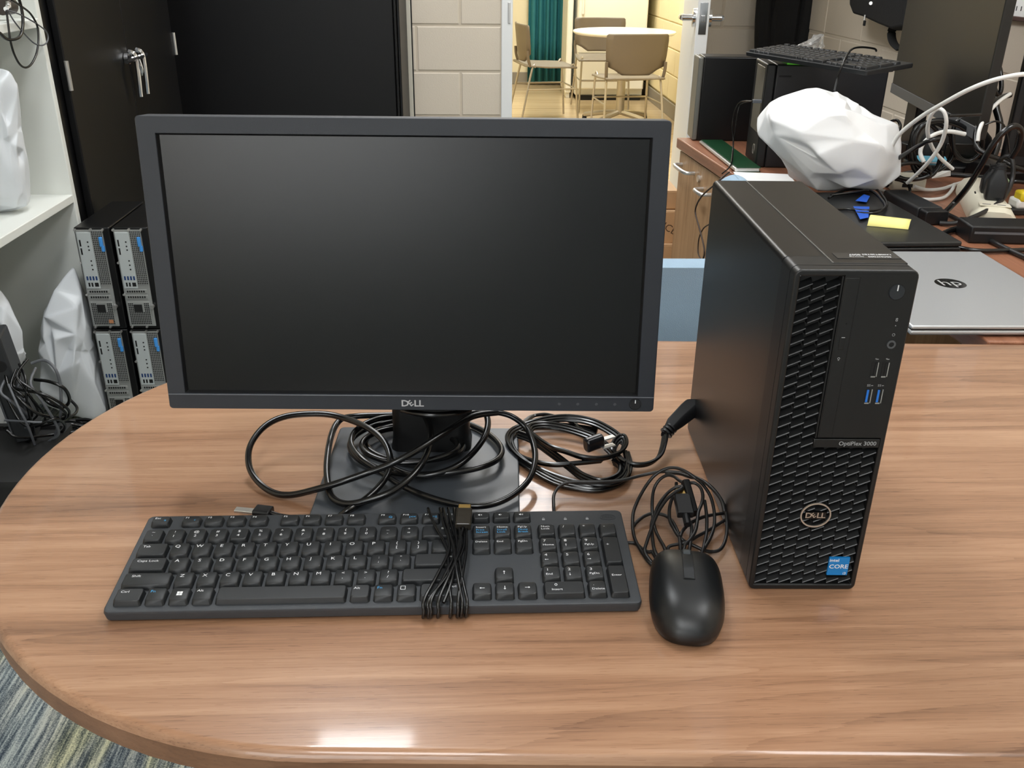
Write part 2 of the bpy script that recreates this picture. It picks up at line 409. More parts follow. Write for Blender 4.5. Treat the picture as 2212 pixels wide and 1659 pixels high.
# ================================================================ NEXT ROOM
def shell_chair(label, loc, rz):
    t = thing('shell_chair', label, 'chair', loc, rz, 'taupe chairs around the round table')
    # seat, slightly dished; local front = -y
    n, k = 9, 7; v = []
    for i in range(n):
        for j in range(k):
            u, w = i/(n-1)*2-1, j/(k-1)*2-1
            v.append((u*.225*(1-.06*max(0, w)), w*.21, .445-.018*(1-u*u)*(1-w*w)+.012*(w if w > 0 else -.6*w*w)))
    f = [(i*k+j, (i+1)*k+j, (i+1)*k+j+1, i*k+j+1) for i in range(n-1) for j in range(k-1)]
    s = MB().add(v, f).build('seat', M_taupe, t, smooth=True); so = s.modifiers.new('s', 'SOLIDIFY'); so.thickness = .014
    # backrest: curved plate with cut-away lower corners
    rows = [(.47, .10), (.485, .125), (.505, .155), (.53, .212), (.60, .220), (.70, .225), (.735, .222), (.745, .21)]
    v = []; m = 9
    for z, hw in rows:
        for j in range(m):
            u = j/(m-1)*2-1; v.append((u*hw, .205+.035*(z-.5)/.35+.03*(1-u*u)*0-.035*u*u*(hw/.22), z))
    f = [(i*m+j, i*m+j+1, (i+1)*m+j+1, (i+1)*m+j) for i in range(len(rows)-1) for j in range(m-1)]
    b = MB().add(v, f).build('backrest', M_taupe2, t, smooth=True); so = b.modifiers.new('s', 'SOLIDIFY'); so.thickness = .012
    for sx in (-1, 1):
        MB().tube(catmull([(sx*.205, .165, .44), (sx*.212, .185, .5), (sx*.213, .19, .56)], 4), .012, 8).build('back_support', M_taupe2, t, smooth=True)
        MB().tube(catmull([(sx*.19, -.17, .435), (sx*.20, -.2, .42), (sx*.215, -.235, .01)], 5), .0085, 8).build('leg', M_rod, t, smooth=True)
        MB().tube(catmull([(sx*.19, .12, .435), (sx*.20, .15, .42), (sx*.225, .24, .01)], 5), .0085, 8).build('leg', M_rod, t, smooth=True)
        MB().tube([(sx*.208, -.215, .27), (sx*.212, .19, .27)], .006, 8).build('side_rail', M_rod, t, smooth=True)
    MB().tube([(-.208, -.215, .27), (.208, -.215, .27)], .007, 8).build('cross_rail', M_rod, t, smooth=True)
    return t
TC = (1.27, 7.0)
shell_chair('taupe chair with its back to the open door, in front of the round table', (1.215, 6.33, FLOOR), pi+.1)
shell_chair('taupe chair behind the round table, facing the door', (1.2, 7.72, FLOOR), .02)
shell_chair('taupe chair seen from the side beside the teal curtain', (.66, 7.15, FLOOR), pi/2+.18)
t = thing('round_table', 'white round pedestal table in the next room', 'table', (*TC, FLOOR))
ztop = .705
MB().loft([[(r*math.cos(a*pi/24), r*math.sin(a*pi/24), z) for a in range(48)] for r, z in ((.385, ztop-.025), (.402, ztop-.012), (.402, ztop-.004), (.398, ztop))]).build('tabletop', M_table2, t, smooth=True)
MB().cyl((0, 0, .08), (0, 0, ztop-.02), .034, n=20).build('pedestal', M_rod, t, smooth=True)
for k in range(4):
    a = pi/4+k*pi/2; e = (math.cos(a)*.36, math.sin(a)*.36)
    ft = MB().tube(catmull([(0, 0, .09), (e[0]*.5, e[1]*.5, .065), (e[0], e[1], .03)], 4), .02, 8).build('foot', M_rod, t, smooth=True)
    MB().cyl((e[0], e[1], 0), (e[0], e[1], .03), .02, .016, 12).build('glide', M_dark, ft, smooth=True)
# curtain with folds
ct = thing('curtain', 'teal hanging curtain on the far wall of the next room', 'curtain', (0, 0, 0))
xs0, xs1 = aty(1141, 60, 9.36).x, aty(1221, 60, 9.36).x
rows = []
zc0 = aty(1180, 177, 9.36).z
for z in [zc0+(CEIL-.1-zc0)*i/6 for i in range(7)]:
    rows.append([(xs0+(xs1-xs0)*j/64, 9.36+.028*math.sin(j/64*2*pi*5.2+.25*math.sin(z*3))+.006*math.sin(j*.9), z) for j in range(65)])
c_ = MB().loft(rows, cap=False, closed=False).build('curtain_cloth', M_teal, ct, smooth=True, angle=80); so = c_.modifiers.new('s', 'SOLIDIFY'); so.thickness = .004
MB().cyl((xs0-.1, 9.36, CEIL-.1), (xs1+.1, 9.36, CEIL-.1), .012).build('curtain_rod', M_rod, ct, smooth=True)
# fridge
fx0, fx1 = aty(1247, 100, 8.27).x, aty(1396, 100, 8.27).x
fg = thing('refrigerator', 'tall white refrigerator behind the round table', 'refrigerator', (fx0, 8.27, FLOOR))
W_ = fx1-fx0
MB().box((0, .06, .04), (W_, .72, 1.7)).build('body', M_fridge, fg, bevel=.01)
MB().box((.003, 0, .10), (W_-.003, .055, 1.14)).build('door', M_fridge, fg, bevel=.012)
MB().box((.003, 0, 1.15), (W_-.003, .055, 1.69)).build('freezer_door', M_fridge, fg, bevel=.012)
MB().box((.03, -.03, .75), (.05, 0, 1.1)).build('handle', M_fridge, fg, bevel=.008)
MB().box((.02, .03, 0), (W_-.02, .68, .04)).build('kick_plate', M_dark, fg)
cb = thing('tall_cupboard', 'white panelled cupboard side between the curtain and the refrigerator', 'cupboard', (aty(1222, 100, 8.5).x, 8.42, FLOOR))
cw = fx0-.03-aty(1222, 100, 8.5).x
MB().box((0, 0, .05), (cw, .5, 1.7)).build('body', M_fridge, cb, bevel=.006)
MB().box((.006, -.016, .08), (cw-.006, -.001, 1.68)).build('door', M_fridge, cb, bevel=.003)
MB().box((.01, .03, 0), (cw-.01, .48, .05)).build('plinth', M_fridge, cb)

# ================================================================ BLACK CABINETS, SHELVES (left)
def cabinet(name, label, loc, rz, w, d=.45, h=1.85, handles=True):
    t = thing(name, label, 'cabinet', loc, rz, 'black steel storage cabinets')
    MB().box((0, .022, .03), (w, d, h)).build('body', M_cab, t, bevel=.004)
    MB().box((.02, .04, 0), (w-.02, d-.02, .03)).build('plinth', M_dark, t)
    for i in range(2):
        x0 = .045+i*(w-.09)/2; x1 = x0+(w-.09)/2-.003
        dr = MB().box((x0, 0, .08), (x1, .021, h-.03)).build('door', M_cab, t, bevel=.003)
        hx = x0-.004 if i == 0 else x1+.004
        for hz in (.28, .93 if True else 0, 1.6):
            MB().cyl((hx, -.004, hz-.038), (hx, -.004, hz+.038), .006, n=10).build('hinge', M_steel, dr, smooth=True)
    return t
# left cabinet: stands against the left wall and faces +x ; local x runs along world +y
CY0, CY1 = 1.975, 3.03
cabL = cabinet('storage_cabinet', 'black two-door cabinet with chrome turn handles beside the white shelves', (-1.005, CY0, FLOOR), pi/2, CY1-CY0)
hw = (CY1-CY0)/2; hz = .19-FLOOR
# paired turn handles on a latch plate
for s in (-1, 1):
    x = hw+s*.034
    hd = MB().cyl((x, -.002, hz), (x, -.014, hz), .017, n=16).build('handle_rose', M_chrome, cabL, smooth=True)
    MB().tube(catmull([(x, -.014, hz+.02), (x, -.03, hz+.012), (x, -.034, hz-.02), (x, -.03, hz-.115)], 5), .0075, 8).build('turn_handle', M_chrome, hd, smooth=True)
MB().tube(catmull([(hw-.11, -.03, hz-.002), (hw-.05, -.034, hz), (hw+.01, -.034, hz), (hw+.075, -.03, hz+.002)], 4), .0075, 8).build('padlock_hasp', M_chrome, cabL, smooth=True)
MB().tube(catmull([(hw-.03, -.04, hz-.003), (hw-.028, -.045, hz-.03), (hw-.02, -.04, hz-.05)], 4), .005, 8).build('key', M_chrome, cabL, smooth=True)
cby = 3.46; cbx0, cbx1 = aty(372, 120, cby).x, aty(866, 120, cby).x
cabB = thing('storage_cabinet', 'plain black cabinet standing against the block wall left of the door', 'cabinet', (cbx0, cby, FLOOR), 0, 'black steel storage cabinets')
MB().box((0, .0, .03), (cbx1-cbx0-.026, .44, 1.85)).build('body', M_cab, cabB, bevel=.004)
MB().box((cbx1-cbx0-.024, -.006, .03), (cbx1-cbx0-.013, .44, 1.85)).build('side_stile', M_cab, cabB, bevel=.003)
MB().box((cbx1-cbx0-.011, .002, .03), (cbx1-cbx0, .44, 1.85)).build('side_stile', M_cab, cabB, bevel=.003)
MB().box((.02, .03, 0), (cbx1-cbx0-.03, .42, .03)).build('plinth', M_dark, cabB)
wp = thing('wall_panel', 'narrow upright metal strip on the block wall beside the black cabinet', 'trim strip', (0, 0, 0))
p0 = aty(884, 110, YB-.004)
MB().box((p0.x-.022, YB-.012, FLOOR), (p0.x+.012, YB-.002, 1.4)).build('channel', mat('cream_channel', (206, 202, 188), .4), wp, bevel=.002)
MB().box((p0.x+.012, YB-.007, FLOOR), (p0.x+.018, YB-.002, 1.4)).build('seam', M_dark, wp)
# white shelving
su = thing('shelving_unit', 'white open shelving unit along the left wall', 'shelves', (0, 0, 0))
SX, SY0, SY1 = -1.005, .85, 1.93
MB().box((XL+.005, SY1-.022, FLOOR), (SX, SY1, 1.35)).build('end_panel', M_shelf, su, bevel=.002)
MB().box((XL+.005, SY0, FLOOR), (SX, SY0+.022, 1.35)).build('end_panel', M_shelf, su, bevel=.002)
MB().box((XL+.003, SY0, FLOOR), (XL+.012, SY1, 1.35)).build('back_panel', mat('shelf_back', (196, 200, 194), .5), su)
for z in (-.105, .34, .80, 1.32):
    MB().box((XL+.012, SY0+.022, z-.022), (SX+.0, SY1-.022, z)).build('shelf', M_shelf, su, bevel=.002)
# bits on the upper shelf
up = thing('coiled_cable', 'black cable with metal connector dangling from the upper white shelf', 'cable', (0, 0, 0))
YS = 1.66
def aps(px, py, Y=YS): return aty(px, py, Y)
XS = -.99
def sx_(px, py, dx=0): return atx(px, py, XS+dx)
MB().cyl(atx(2, 12, -1.04)+Vector((0, 0, -.0)), atx(22, 12, -1.04), .022, .02, 16).build('connector', mat('brown_rubber', (52, 44, 38), .5), up, smooth=True)
MB().tube(catmull([atx(18, 4, -1.0), atx(18, 14, -1.0), atx(13, 20, -1.0)], 4), .006, 8).build('metal_tip', M_chrome, up, smooth=True)
cable('cable_loop', [sx_(-5, 70), sx_(0, 72), sx_(14, 84), sx_(30, 85), sx_(43, 78), sx_(49, 60), sx_(49, 35), sx_(45, 12), sx_(40, -5)], .0038, M_cable, up)
cable('cable_loop', [sx_(14, 22), sx_(18, 55), sx_(22, 85), sx_(30, 115), sx_(42, 138), sx_(55, 146), sx_(68, 138), sx_(79, 115), sx_(83, 85), sx_(80, 55), sx_(66, 30), sx_(48, 15), sx_(25, 0)], .0026, M_cable, up)
cable('cable_loop', [sx_(16, 22), sx_(40, 30), sx_(60, 40), sx_(80, 52), sx_(98, 66), sx_(104, 80), sx_(100, 93), sx_(88, 98), sx_(72, 92), sx_(50, 70), sx_(30, 45), sx_(18, 25)], .0018, M_gcable, up)

# ---------------------------------------------------------------- crumpled bags
def bag(name, label, outline, centre, depth, m, amp=.02, seed=0, cat='plastic bag', facing=None, npt=110):
    """bag whose outline (list of world points seen from the side) is filled out to a body of real depth"""
    P = [Vector(p) for p in outline]; c = Vector(centre)
    nrm = (facing or Vector((0, -1, 0))).normalized()
    t = thing(name, label, cat, (c.x, c.y, min(q.z for q in P)))
    base = Vector(t.location)
    import bmesh
    pl_ = catmull(P, 10, True)
    rg_ = random.Random(seed+100)
    floorz = min(q.z for q in P)
    ax = Vector((0, 0, 1)) if abs(nrm.z) < .9 else Vector((0, 1, 0)); ax = (ax-nrm*ax.dot(nrm)).normalized(); bx = nrm.cross(ax)
    pol = sorted((math.atan2((q-c).dot(ax), (q-c).dot(bx)), ((q-c)-nrm*(q-c).dot(nrm)).length) for q in pl_)
    def rad(a):
        best = min(pol, key=lambda q: abs((q[0]-a+pi) % (2*pi)-pi)); return best[1]
    bm = bmesh.new()
    for k in range(npt):
        zz = 1-2*(k+.5)/npt; a = k*2.39996+rg_.uniform(-.5, .5); zz = max(-1, min(1, zz+rg_.uniform(-.6, .6)/npt*6)); q = math.sqrt(1-zz*zz)
        bm.verts.new((q*math.cos(a), q*math.sin(a), zz))
    hl = bmesh.ops.convex_hull(bm, input=bm.verts); bm.verts.index_update()
    for w_ in bm.verts:
        d = w_.co.normalized(); h_ = d.dot(nrm); u = d-nrm*h_; ul = u.length
        a = math.atan2(u.dot(ax), u.dot(bx)); r_ = rad(a)
        un = u.normalized() if ul > 1e-5 else ax
        pt = c+un*r_*ul**.75+nrm*h_*depth
        k_ = .3 if ul > .93 else 1
        pt += d*(rg_.uniform(-1, .6) if rg_.random() < .6 else 0)*amp*(.5 if ul > .9 else 1)
        if pt.z < floorz: pt.z = floorz
        w_.co = pt-base
    v = [tuple(q.co) for q in bm.verts]; f = [tuple(x.index for x in q.verts) for q in bm.faces]; bm.free()
    b = MB().add(v, f).build('bag_body', m, t, smooth=True, angle=180)
    cr_ = b.data.attributes.new('crease_edge', 'FLOAT', 'EDGE')
    for i in range(len(b.data.edges)): cr_.data[i].value = rg_.choice((0, .35, .6, .8, .95))
    sb = b.modifiers.new('sub', 'SUBSURF'); sb.levels = 3; sb.render_levels = 3
    return t
# bag on the lower white shelf
Yb = 1.72
zs = -.104
bag('plastic_bag', 'white plastic bag standing on the lower white shelf', [aty(x, y, Yb) for x, y in ((-70, 150), (-20, 146), (30, 150), (38, 160), (40, 230), (46, 310), (60, 380), (62, 405))]+[Vector((aty(40, 415, Yb).x, Yb, zs)), Vector((aty(-60, 430, Yb).x, Yb, zs))], aty(-15, 290, Yb), .06, M_bagg, .018, 3)
# floor bag leaning beside the computers
Yb = 1.815
ob = [aty(x, y, Yb) for x, y in ((165, 565), (190, 600), (205, 700), (222, 800))]+[Vector((-.99, Yb, FLOOR)), Vector((aty(120, 950, Yb).x, Yb, FLOOR))]+[aty(x, y, Yb) for x, y in ((92, 860), (92, 740), (95, 680), (125, 610))]
ob = [Vector((min(q.x, -.99), q.y, q.z)) for q in ob]
bag('plastic_bag', 'white plastic bag slumped on the floor against the stacked computers', ob, aty(150, 740, Yb)-Vector((.0, 0, 0)), .075, M_bagg, .022, 11)
Yb = 1.56
ob = [aty(x, y, Yb) for x, y in ((-60, 640), (5, 640), (30, 675), (48, 725), (42, 790), (12, 830), (20, 930))]+[Vector((aty(10, 1050, Yb).x, Yb, FLOOR)), Vector((aty(-90, 1050, Yb).x, Yb, FLOOR))]
bag('plastic_bag', 'white plastic bag on the floor at the far left behind the black router', ob, aty(-25, 780, Yb), .07, M_bagg, .022, 5)

# ---------------------------------------------------------------- made-up glowing window behind the camera, added to reflect in the screen
wx0, wx1, wz0, wz1 = -1.45, -.12, .24, .95
wn_ = struct('added_glow_panel', MB().box((wx0, YF+.002, wz0), (wx1, YF+.01, wz1)), mat('added_glow_pane', (230, 236, 240), .4, emit=(236, 238, 238, 6)))
MB().ring([(wx0-.05, wz0-.05), (wx1+.05, wz0-.05), (wx1+.05, wz1+.05), (wx0-.05, wz1+.05)], [(wx0, wz0), (wx1, wz0), (wx1, wz1), (wx0, wz1)], -.03, 0, T(0, YF, 0) @ FRONT).build('glow_panel_frame', M_frame, wn_)
MB().box((-.37, YF+.0, wz0), (-.33, YF+.03, wz1)).build('glow_panel_mullion', M_frame, wn_)

# ================================================================ STACK OF SMALL COMPUTERS (rear side out)
def pc_rear():
    """local: x width, y depth (rear face at y=0), z up"""
    w, d, h = .0926, .29, .286
    t = thing('desktop_computer', '', 'computer', (0, 0, 0), 0, 'stacked small desktop computers')
    MB().box((0, .006, 0), (w, d, h)).build('case', M_case, t, bevel=.003)
    MB().box((.004, .003, .008), (w-.018, .0065, h-.006)).build('rear_panel', M_grey, t)
    io = MB().box((.007, 0, .118), (.044, .0035, h-.012)).build('port_panel', mat('grey_plate', (196, 202, 202), .4, metal=.2), t, bevel=.001)
    for z in (.245, .222): MB().box((.011, -.0005, z-.009), (.015, .001, z+.009)).build('display_port', M_dark, io)
    for i in range(4): MB().box((.012+i*.008, -.0005, .142), (.0165+i*.008, .001, .153)).build('usb_port', mat('usb_navy', (28, 60, 110), .5), io)
    for i in range(2): MB().box((.014+i*.008, -.0005, .124), (.0185+i*.008, .001, .135)).build('usb_port', M_dark, io)
    MB().box((.031, -.0005, .124), (.041, .001, .135)).build('network_port', M_dark, io)
    for z in (.248, .236, .226, .196, .184, .172): MB().cyl((.033, .0005, z), (.033, -.0006, z), .0022, n=8).build('screw', M_dark, io)
    # vent: dark backing behind a lattice
    vt = MB().box((.045, .0015, .128), (.0735, .003, h-.01)).build('vent_backing', M_dark, t)
    mb = MB()
    for i in range(7): mb.box((.0452+i*.0046, 0, .128), (.0464+i*.0046, .002, h-.01))
    for k in range(27): mb.box((.045, 0, .1285+k*.0055), (.0735, .0018, .1297+k*.0055))
    g = mb.build('vent_lattice', M_grey, vt); g['kind'] = 'stuff'
    for z in (.088, .104): 
        s = MB().box((.008, 0, z), (.066, .0035, z+.011)).build('slot_cover', M_grey, t, bevel=.0008)
        mb = MB()
        for i in range(8): mb.box((.013+i*.0062, -.0006, z+.003), (.0172+i*.0062, .001, z+.008))
        q = mb.build('slot_holes', M_dark, s); q['kind'] = 'stuff'
    ps = MB().box((.008, 0, .012), (.068, .0035, .080)).build('power_supply', M_grey, t, bevel=.001)
    mb = MB()
    for i in range(12):
        for k in range(12): 
            if not (2 < i < 9 and 6 < k): mb.box((.0105+i*.0047, -.0005, .015+k*.0052), (.0138+i*.0047, .001, .0186+k*.0052))
    q = mb.build('supply_holes', M_dark, ps); q['kind'] = 'stuff'
    MB().box((.024, -.001, .05), (.047, .001, .072)).build('power_inlet', M_dark, ps, bevel=.002)
    MB().cyl((.074, .004, .066), (.074, -.006, .066), .006, n=14).build('padlock_loop', M_steel, t, smooth=True)
    MB().box((.064, -.006, .236), (.073, .003, .262)).build('release_latch', M_pcblue, t, bevel=.002)
    MB().box((.067, -.005, .222), (.075, .003, .238)).build('release_latch', M_pcblue, t, bevel=.002)
    for (x, z) in ((.004, h-.006), (.045, h-.005), (.076, h-.006), (.003, .19), (.003, .1), (.01, .006), (.05, .006)):
        MB().cyl((x, .006, z), (x, -.001, z), .0032, n=8).build('rivet', M_steel, t, smooth=True)
    return t
P0 = at(206, 705, FLOOR+.290)     # between the two layers, left edge
SYk = 1.79
pcx = -.972
proto = pc_rear()
plab = ['small black computer, rear ports showing, top left of the stack', 'small black computer, rear ports showing, top of the stack next to the monitor edge',
        'small black computer, rear ports showing, bottom left of the stack', 'small black computer, rear ports showing, bottom of the stack next to the monitor edge']
for i, (cx, cz) in enumerate(((0, 1), (1, 1), (0, 0), (1, 0))):
    o = proto if i == 0 else copy_tree(proto)
    o.location = (pcx+cx*.0995, SYk, FLOOR+cz*.2885); o['label'] = plab[i]
pl_ = MB().box((.012, .016, .018), (.022, .0165, .022))
o = MB().box((.05, -.0006, .018), (.062, .0002, .028)).build('orange_label', M_orange, proto)

# black router / small box with cables at far left
Yr = 1.36
p = aty(46, 900, Yr)
rt = thing('router', 'upright black router box among cables at the far left', 'router', (p.x, Yr, FLOOR+.171), .25)
hz_ = aty(46, 728, Yr).z-FLOOR-.171
lean = Matrix.Rotation(-.10, 4, 'Y')
MB().box((-.026, 0, .0), (.022, .09, hz_), lean).build('body', mat('router_black', (42, 44, 46), .4), rt, bevel=.006)
MB().box((-.030, .005, .02), (-.024, .085, hz_-.012), lean).build('side_trim', M_gcable, rt, bevel=.002)
MB().cyl(lean @ Vector((.002, .001, hz_-.07)), lean @ Vector((.002, -.002, hz_-.07)), .014, n=20).build('emblem', M_dark, rt, smooth=True)
def fcab(pts, r, m, lab, Y0=1.36):
    t = thing('loose_cable', lab, 'cable', (0, 0, 0), 0, 'loose cables heaped around the router')
    cable('cable', [aty(x, y, Y0+dy) for x, y, dy in pts], r, m, t); return t
fcab([(68, 785, 0), (95, 778, 0), (118, 795, -.02), (130, 830, -.02), (132, 880, -.02), (128, 910, 0), (120, 940, .02)], .0035, M_gcable, 'dark grey cable arching right from the black router')
fcab([(75, 820, 0), (110, 825, -.02), (140, 840, -.02), (150, 865, 0), (135, 880, .03), (105, 870, .05), (85, 845, .05)], .004, M_cable, 'black cable curled to the right of the router')
fcab([(12, 810, 0), (20, 840, -.03), (45, 865, -.05), (75, 890, -.05), (105, 900, -.03), (135, 902, 0), (160, 895, .03), (166, 880, .06), (150, 862, .08)], .0035, M_cable, 'black cable sweeping under the router to the floor bag')
fcab([(15, 860, -.03), (40, 905, -.05), (60, 920, -.05), (85, 915, -.05), (120, 905, -.04), (140, 918, 0), (130, 935, .03), (90, 942, 0), (40, 945, -.05), (14, 930, -.05)], .0035, M_cable, 'lowest black cable loop in front of the router')
fcab([(18, 830, -.03), (40, 880, -.06), (58, 915, -.06), (75, 960, -.03)], .003, M_gcable, 'thin grey cable hanging in front of the router')
fcab([(10, 908, -.05), (50, 910, -.06), (90, 912, -.05), (125, 905, -.02)], .0025, M_gcable, 'thin grey cable lying level below the router')
heap = thing('cable_bundle', 'heap of thin dark cables hanging below the black router', 'cable', (0, 0, 0))
for k in range(9):
    q = random.Random(40+k); x0 = 15+q.uniform(0, 70); y0 = 775+q.uniform(0, 50); x1 = 40+q.uniform(0, 120); y1 = 890+q.uniform(0, 70); sg = q.choice((-1, 1))
    cable('cable', [aty(x, y, 1.36+dy) for x, y, dy in [(x0, y0, q.uniform(-.02, .04)), (x0+sg*q.uniform(8, 25), y0+35, -.03), ((x0+x1)/2+q.uniform(-15, 15), (y0+y1)/2, -.04), (x1+q.uniform(0, 20), y1-20, -.02), (x1, y1, 0), (x1-q.uniform(20, 45), y1+10, .03)]], q.uniform(.0022, .0036), M_cable if k % 3 else M_gcable, heap)
pb = at(120, 985, FLOOR)
tb = thing('storage_bin', 'low dark box on the floor holding the loose cables', 'bin', (-1.22, 1.17, FLOOR))
MB().box((0, 0, 0), (.30, .26, .17)).build('bin_body', mat('bin_dark', (34, 34, 34), .6), tb, bevel=.006)
MB().ring(rrect(.32, .28, .01, cx=.15, cy=.13), rrect(.29, .25, .01, cx=.15, cy=.13), .165, .18).build('rim', mat('bin_dark', (34, 34, 34), .6), tb)
# bundle of cable coils near the stack bottom
for i in range(3):
    cc = Vector((-.98+.035*i, 1.53-.04*i, FLOOR+.10+.02*i)); pts = []
    for k in range(40):
        a = k/39*2*pi*2.3; pts.append(cc+Vector((math.cos(a)*(.055+.006*math.sin(k)), math.sin(a)*.05, .014*math.sin(a*1.3+i)+.004*k/39)))
    tt = thing('cable_coil', ['black cable coil on the floor beside the stacked computers, leftmost', 'black cable coil on the floor beside the stacked computers, middle one', 'black cable coil on the floor nearest the table edge'][i], 'cable', (0, 0, 0), 0, 'coils on the floor')
    cable('coil', pts, .005, M_cable, tt, k=2)

# ================================================================ TABLE
TA = -.03
tb = thing('conference_table', 'walnut laminate table with a rounded left end', 'table', (0, 0, FLOOR))
TR, TCX, TCY = .378, -.015, .238
def pill(r):
    out = []
    for k in range(49):
        a = pi/2-.043+pi*k/48; out.append((TCX+r*math.cos(a), TCY+r*math.sin(a)))
    for sg in (-1, 1): out.append((TCX+1.5-sg*r*math.sin(-.043), TCY+1.5*math.tan(-.043)+sg*r*math.cos(.043)))
    return out
H0 = -FLOOR
rings = [(TR-.006, -.030), (TR-.0005, -.026), (TR, -.008), (TR-.0016, -.0032), (TR-.0045, -.0008), (TR-.008, 0)]
MB().loft([[(x, y, z+H0) for x, y in pill(r)] for r, z in rings[2:]]).build('tabletop', M_table, tb, smooth=True, angle=50)
MB().loft([[(x, y, z+H0) for x, y in pill(r)] for r, z in rings[:3]]).build('edge_band', M_edge, tb, smooth=True, angle=50)
for x in (.04, 1.2):
    MB().cyl((x, TCY, .03), (x, TCY, H0-.03), .04, n=24).build('pedestal', M_black, tb, smooth=True)
    MB().box((x-.03, TCY-.28, 0), (x+.03, TCY+.28, .035)).build('foot', M_black, tb, bevel=.008)

# ================================================================ MONITOR
MO, MA, MT = Vector((.0204, .2101, .0869)), -.0358, .1013
mon = thing('monitor', 'black desktop monitor with a dark matte screen on the table', 'monitor', (MO.x, MO.y, 0), MA)
Mp = T(0, 0, MO.z) @ Matrix.Rotation(-MT, 4, 'X')     # panel space: x right, z up the panel, y back
Mz = Mp @ FRONT                                          # XY -> panel face
hwid, ph = .2399, .2791
out = rrect(2*hwid, ph, .0035, 5, 0, ph/2)
inn = [(max(-.2226, min(.2232, x*.93)), max(.0165, min(.2637, .0165+(y)*(.2637-.0165)/ph))) for x, y in out]
inn = []
for i, (x, y) in enumerate(out):
    inn.append((-.2226 if x < 0 else .2232, .0168 if y < ph/2 else .2636))
bz = MB().ring(out, inn, -.026, 0, Mz).build('bezel', M_mon, mon, bevel=.0007, seg=1)
# sloped inner lip
lip = MB(); a_ = [(-.2226, .0168), (.2232, .0168), (.2232, .2636), (-.2226, .2636)]; b_ = [(-.2208, .0182), (.2214, .0182), (.2214, .2622), (-.2208, .2622)]
lip.add([(x, y, -.0004) for x, y in a_]+[(x, y, -.0046) for x, y in b_], [(i, (i+1) % 4, 4+(i+1) % 4, 4+i) for i in range(4)], Mz)
lip.build('inner_lip', M_black, mon)
MB().box((-.222, .0172, -.0056), (.2226, .263, -.0044), Mz).build('screen', M_screen, mon)
MB().box((-hwid+.0004, .0146, -.0002), (hwid-.0004, .0158, .0011), Mz).build('chin_ridge', mat('ridge_grey', (92, 96, 102), .35), mon, bevel=.0005)
back = MB().loft([[(x, y, z) for x, y in rrect(2*hwid*s, ph*s2, .004, 5, 0, ph/2)] for s, s2, z in ((.995, .99, -.0255), (.96, .94, -.032), (.62, .6, -.044), (.6, .58, -.046))], Mz)
back.build('back_shell', M_black, mon, smooth=True)
glyphs('maker_logo', dell(.0012, .0070, .0068), mat('logo_grey', (186, 186, 188), .4, metal=.4), mon, Mz, .0003, .02)
for i in range(4):
    b = MB().cyl(Mz @ Vector((.1461+i*.01837, .0077, -.001)), Mz @ Vector((.1461+i*.01837, .0077, .0006)), .0017, .0013, 14).build('menu_button', mat('button_grey', (70, 72, 76), .35), mon, smooth=True)
pw = MB().cyl(Mz @ Vector((.2214, .0080, -.001)), Mz @ Vector((.2214, .0080, .0008)), .0052, .0049, 28).build('power_button', M_black, mon, smooth=True)
MB().box((-.0005, .0012, .0008), (.0005, .0046, .0011), Mz @ T(.2214, .008, 0)).build('power_mark', M_white, pw)
MB().ring([(.0062*math.cos(a*pi/12), .0062*math.sin(a*pi/12)) for a in range(24)], [(.0054*math.cos(a*pi/12), .0054*math.sin(a*pi/12)) for a in range(24)], 0, .0002, Mz @ T(.2214, .008, 0)).build('button_gap', M_dark, pw)
# stand (local to monitor empty, yaw already applied)
nk = MB(); 
nk.loft([[(x, y, z) for x, y in rrect(w, d, .012, 5, .012, yc)] for w, d, yc, z in ((.088, .052, .082, .006), (.083, .045, .080, .02), (.083, .04, .079, .10), (.083, .034, .079, .17))])
nk.build('neck', mat('stand_black', (8, 8, 9), .42), mon, smooth=True)
bs = MB().loft([[(x, y, z) for x, y in rrect(.203-2*i_, .188-2*i_, .004, 4, .006, .020)] for i_, z in ((.001, 0), (0, .001), (0, .006), (.0015, .0075))])
bs.build('base_plate', mat('stand_base', (58, 62, 67), .33, bump=.08, bscale=2000), mon, smooth=True, angle=40)

# monitor cables, looped round the neck
def zc(px, py, z): return at(px, py, z)
mc = thing('monitor_power_cord', 'thick black cord coiled loosely around the monitor neck', 'cable', (0, 0, 0))
cable('cord', [zc(*q) for q in [(1010, 895, .06), (1040, 890, .06), (1075, 891, .055), (1110, 902, .05), (1140, 930, .038), (1156, 980, .026), (1146, 1030, .018), (1110, 1068, .0145), (1060, 1090, .0135), (1000, 1092, .0125), (930, 1075, .0125), (870, 1050, .0135), (820, 1018, .020), (780, 990, .026), (759, 960, .028), (765, 935, .03), (790, 915, .034), (825, 903, .035), (870, 900, .03)]], .0032, M_cable, mc)
cable('cord', [zc(*q) for q in [(1075, 891, .062), (1020, 900, .062), (960, 935, .056), (900, 973, .048), (850, 1000, .040), (800, 1019, .031), (740, 1040, .024), (690, 1055, .016), (630, 1069, .006), (590, 1064, .005), (557, 1040, .008), (538, 1005, .016), (541, 962, .028), (572, 921, .038), (620, 899, .042), (690, 894, .042), (740, 902, .04), (790, 922, .04), (826, 950, .036), (842, 985, .03), (839, 1020, .022), (820, 1050, .016), (790, 1078, .012), (755, 1100, .011), (735, 1115, .005)]], .0034, M_cable, mc)
cable('cord', [zc(*q) for q in [(860, 896, .03), (822, 897, .03), (770, 899, .03), (735, 907, .026), (716, 940, .02), (706, 1000, .017), (709, 1050, .014), (722, 1078, .012), (752, 1089, .013), (800, 1079, .018), (850, 1060, .024), (898, 1020, .033), (924, 975, .04), (930, 930, .046), (916, 895, .05), (900, 880, .055)]], .0035, M_cable, mc)
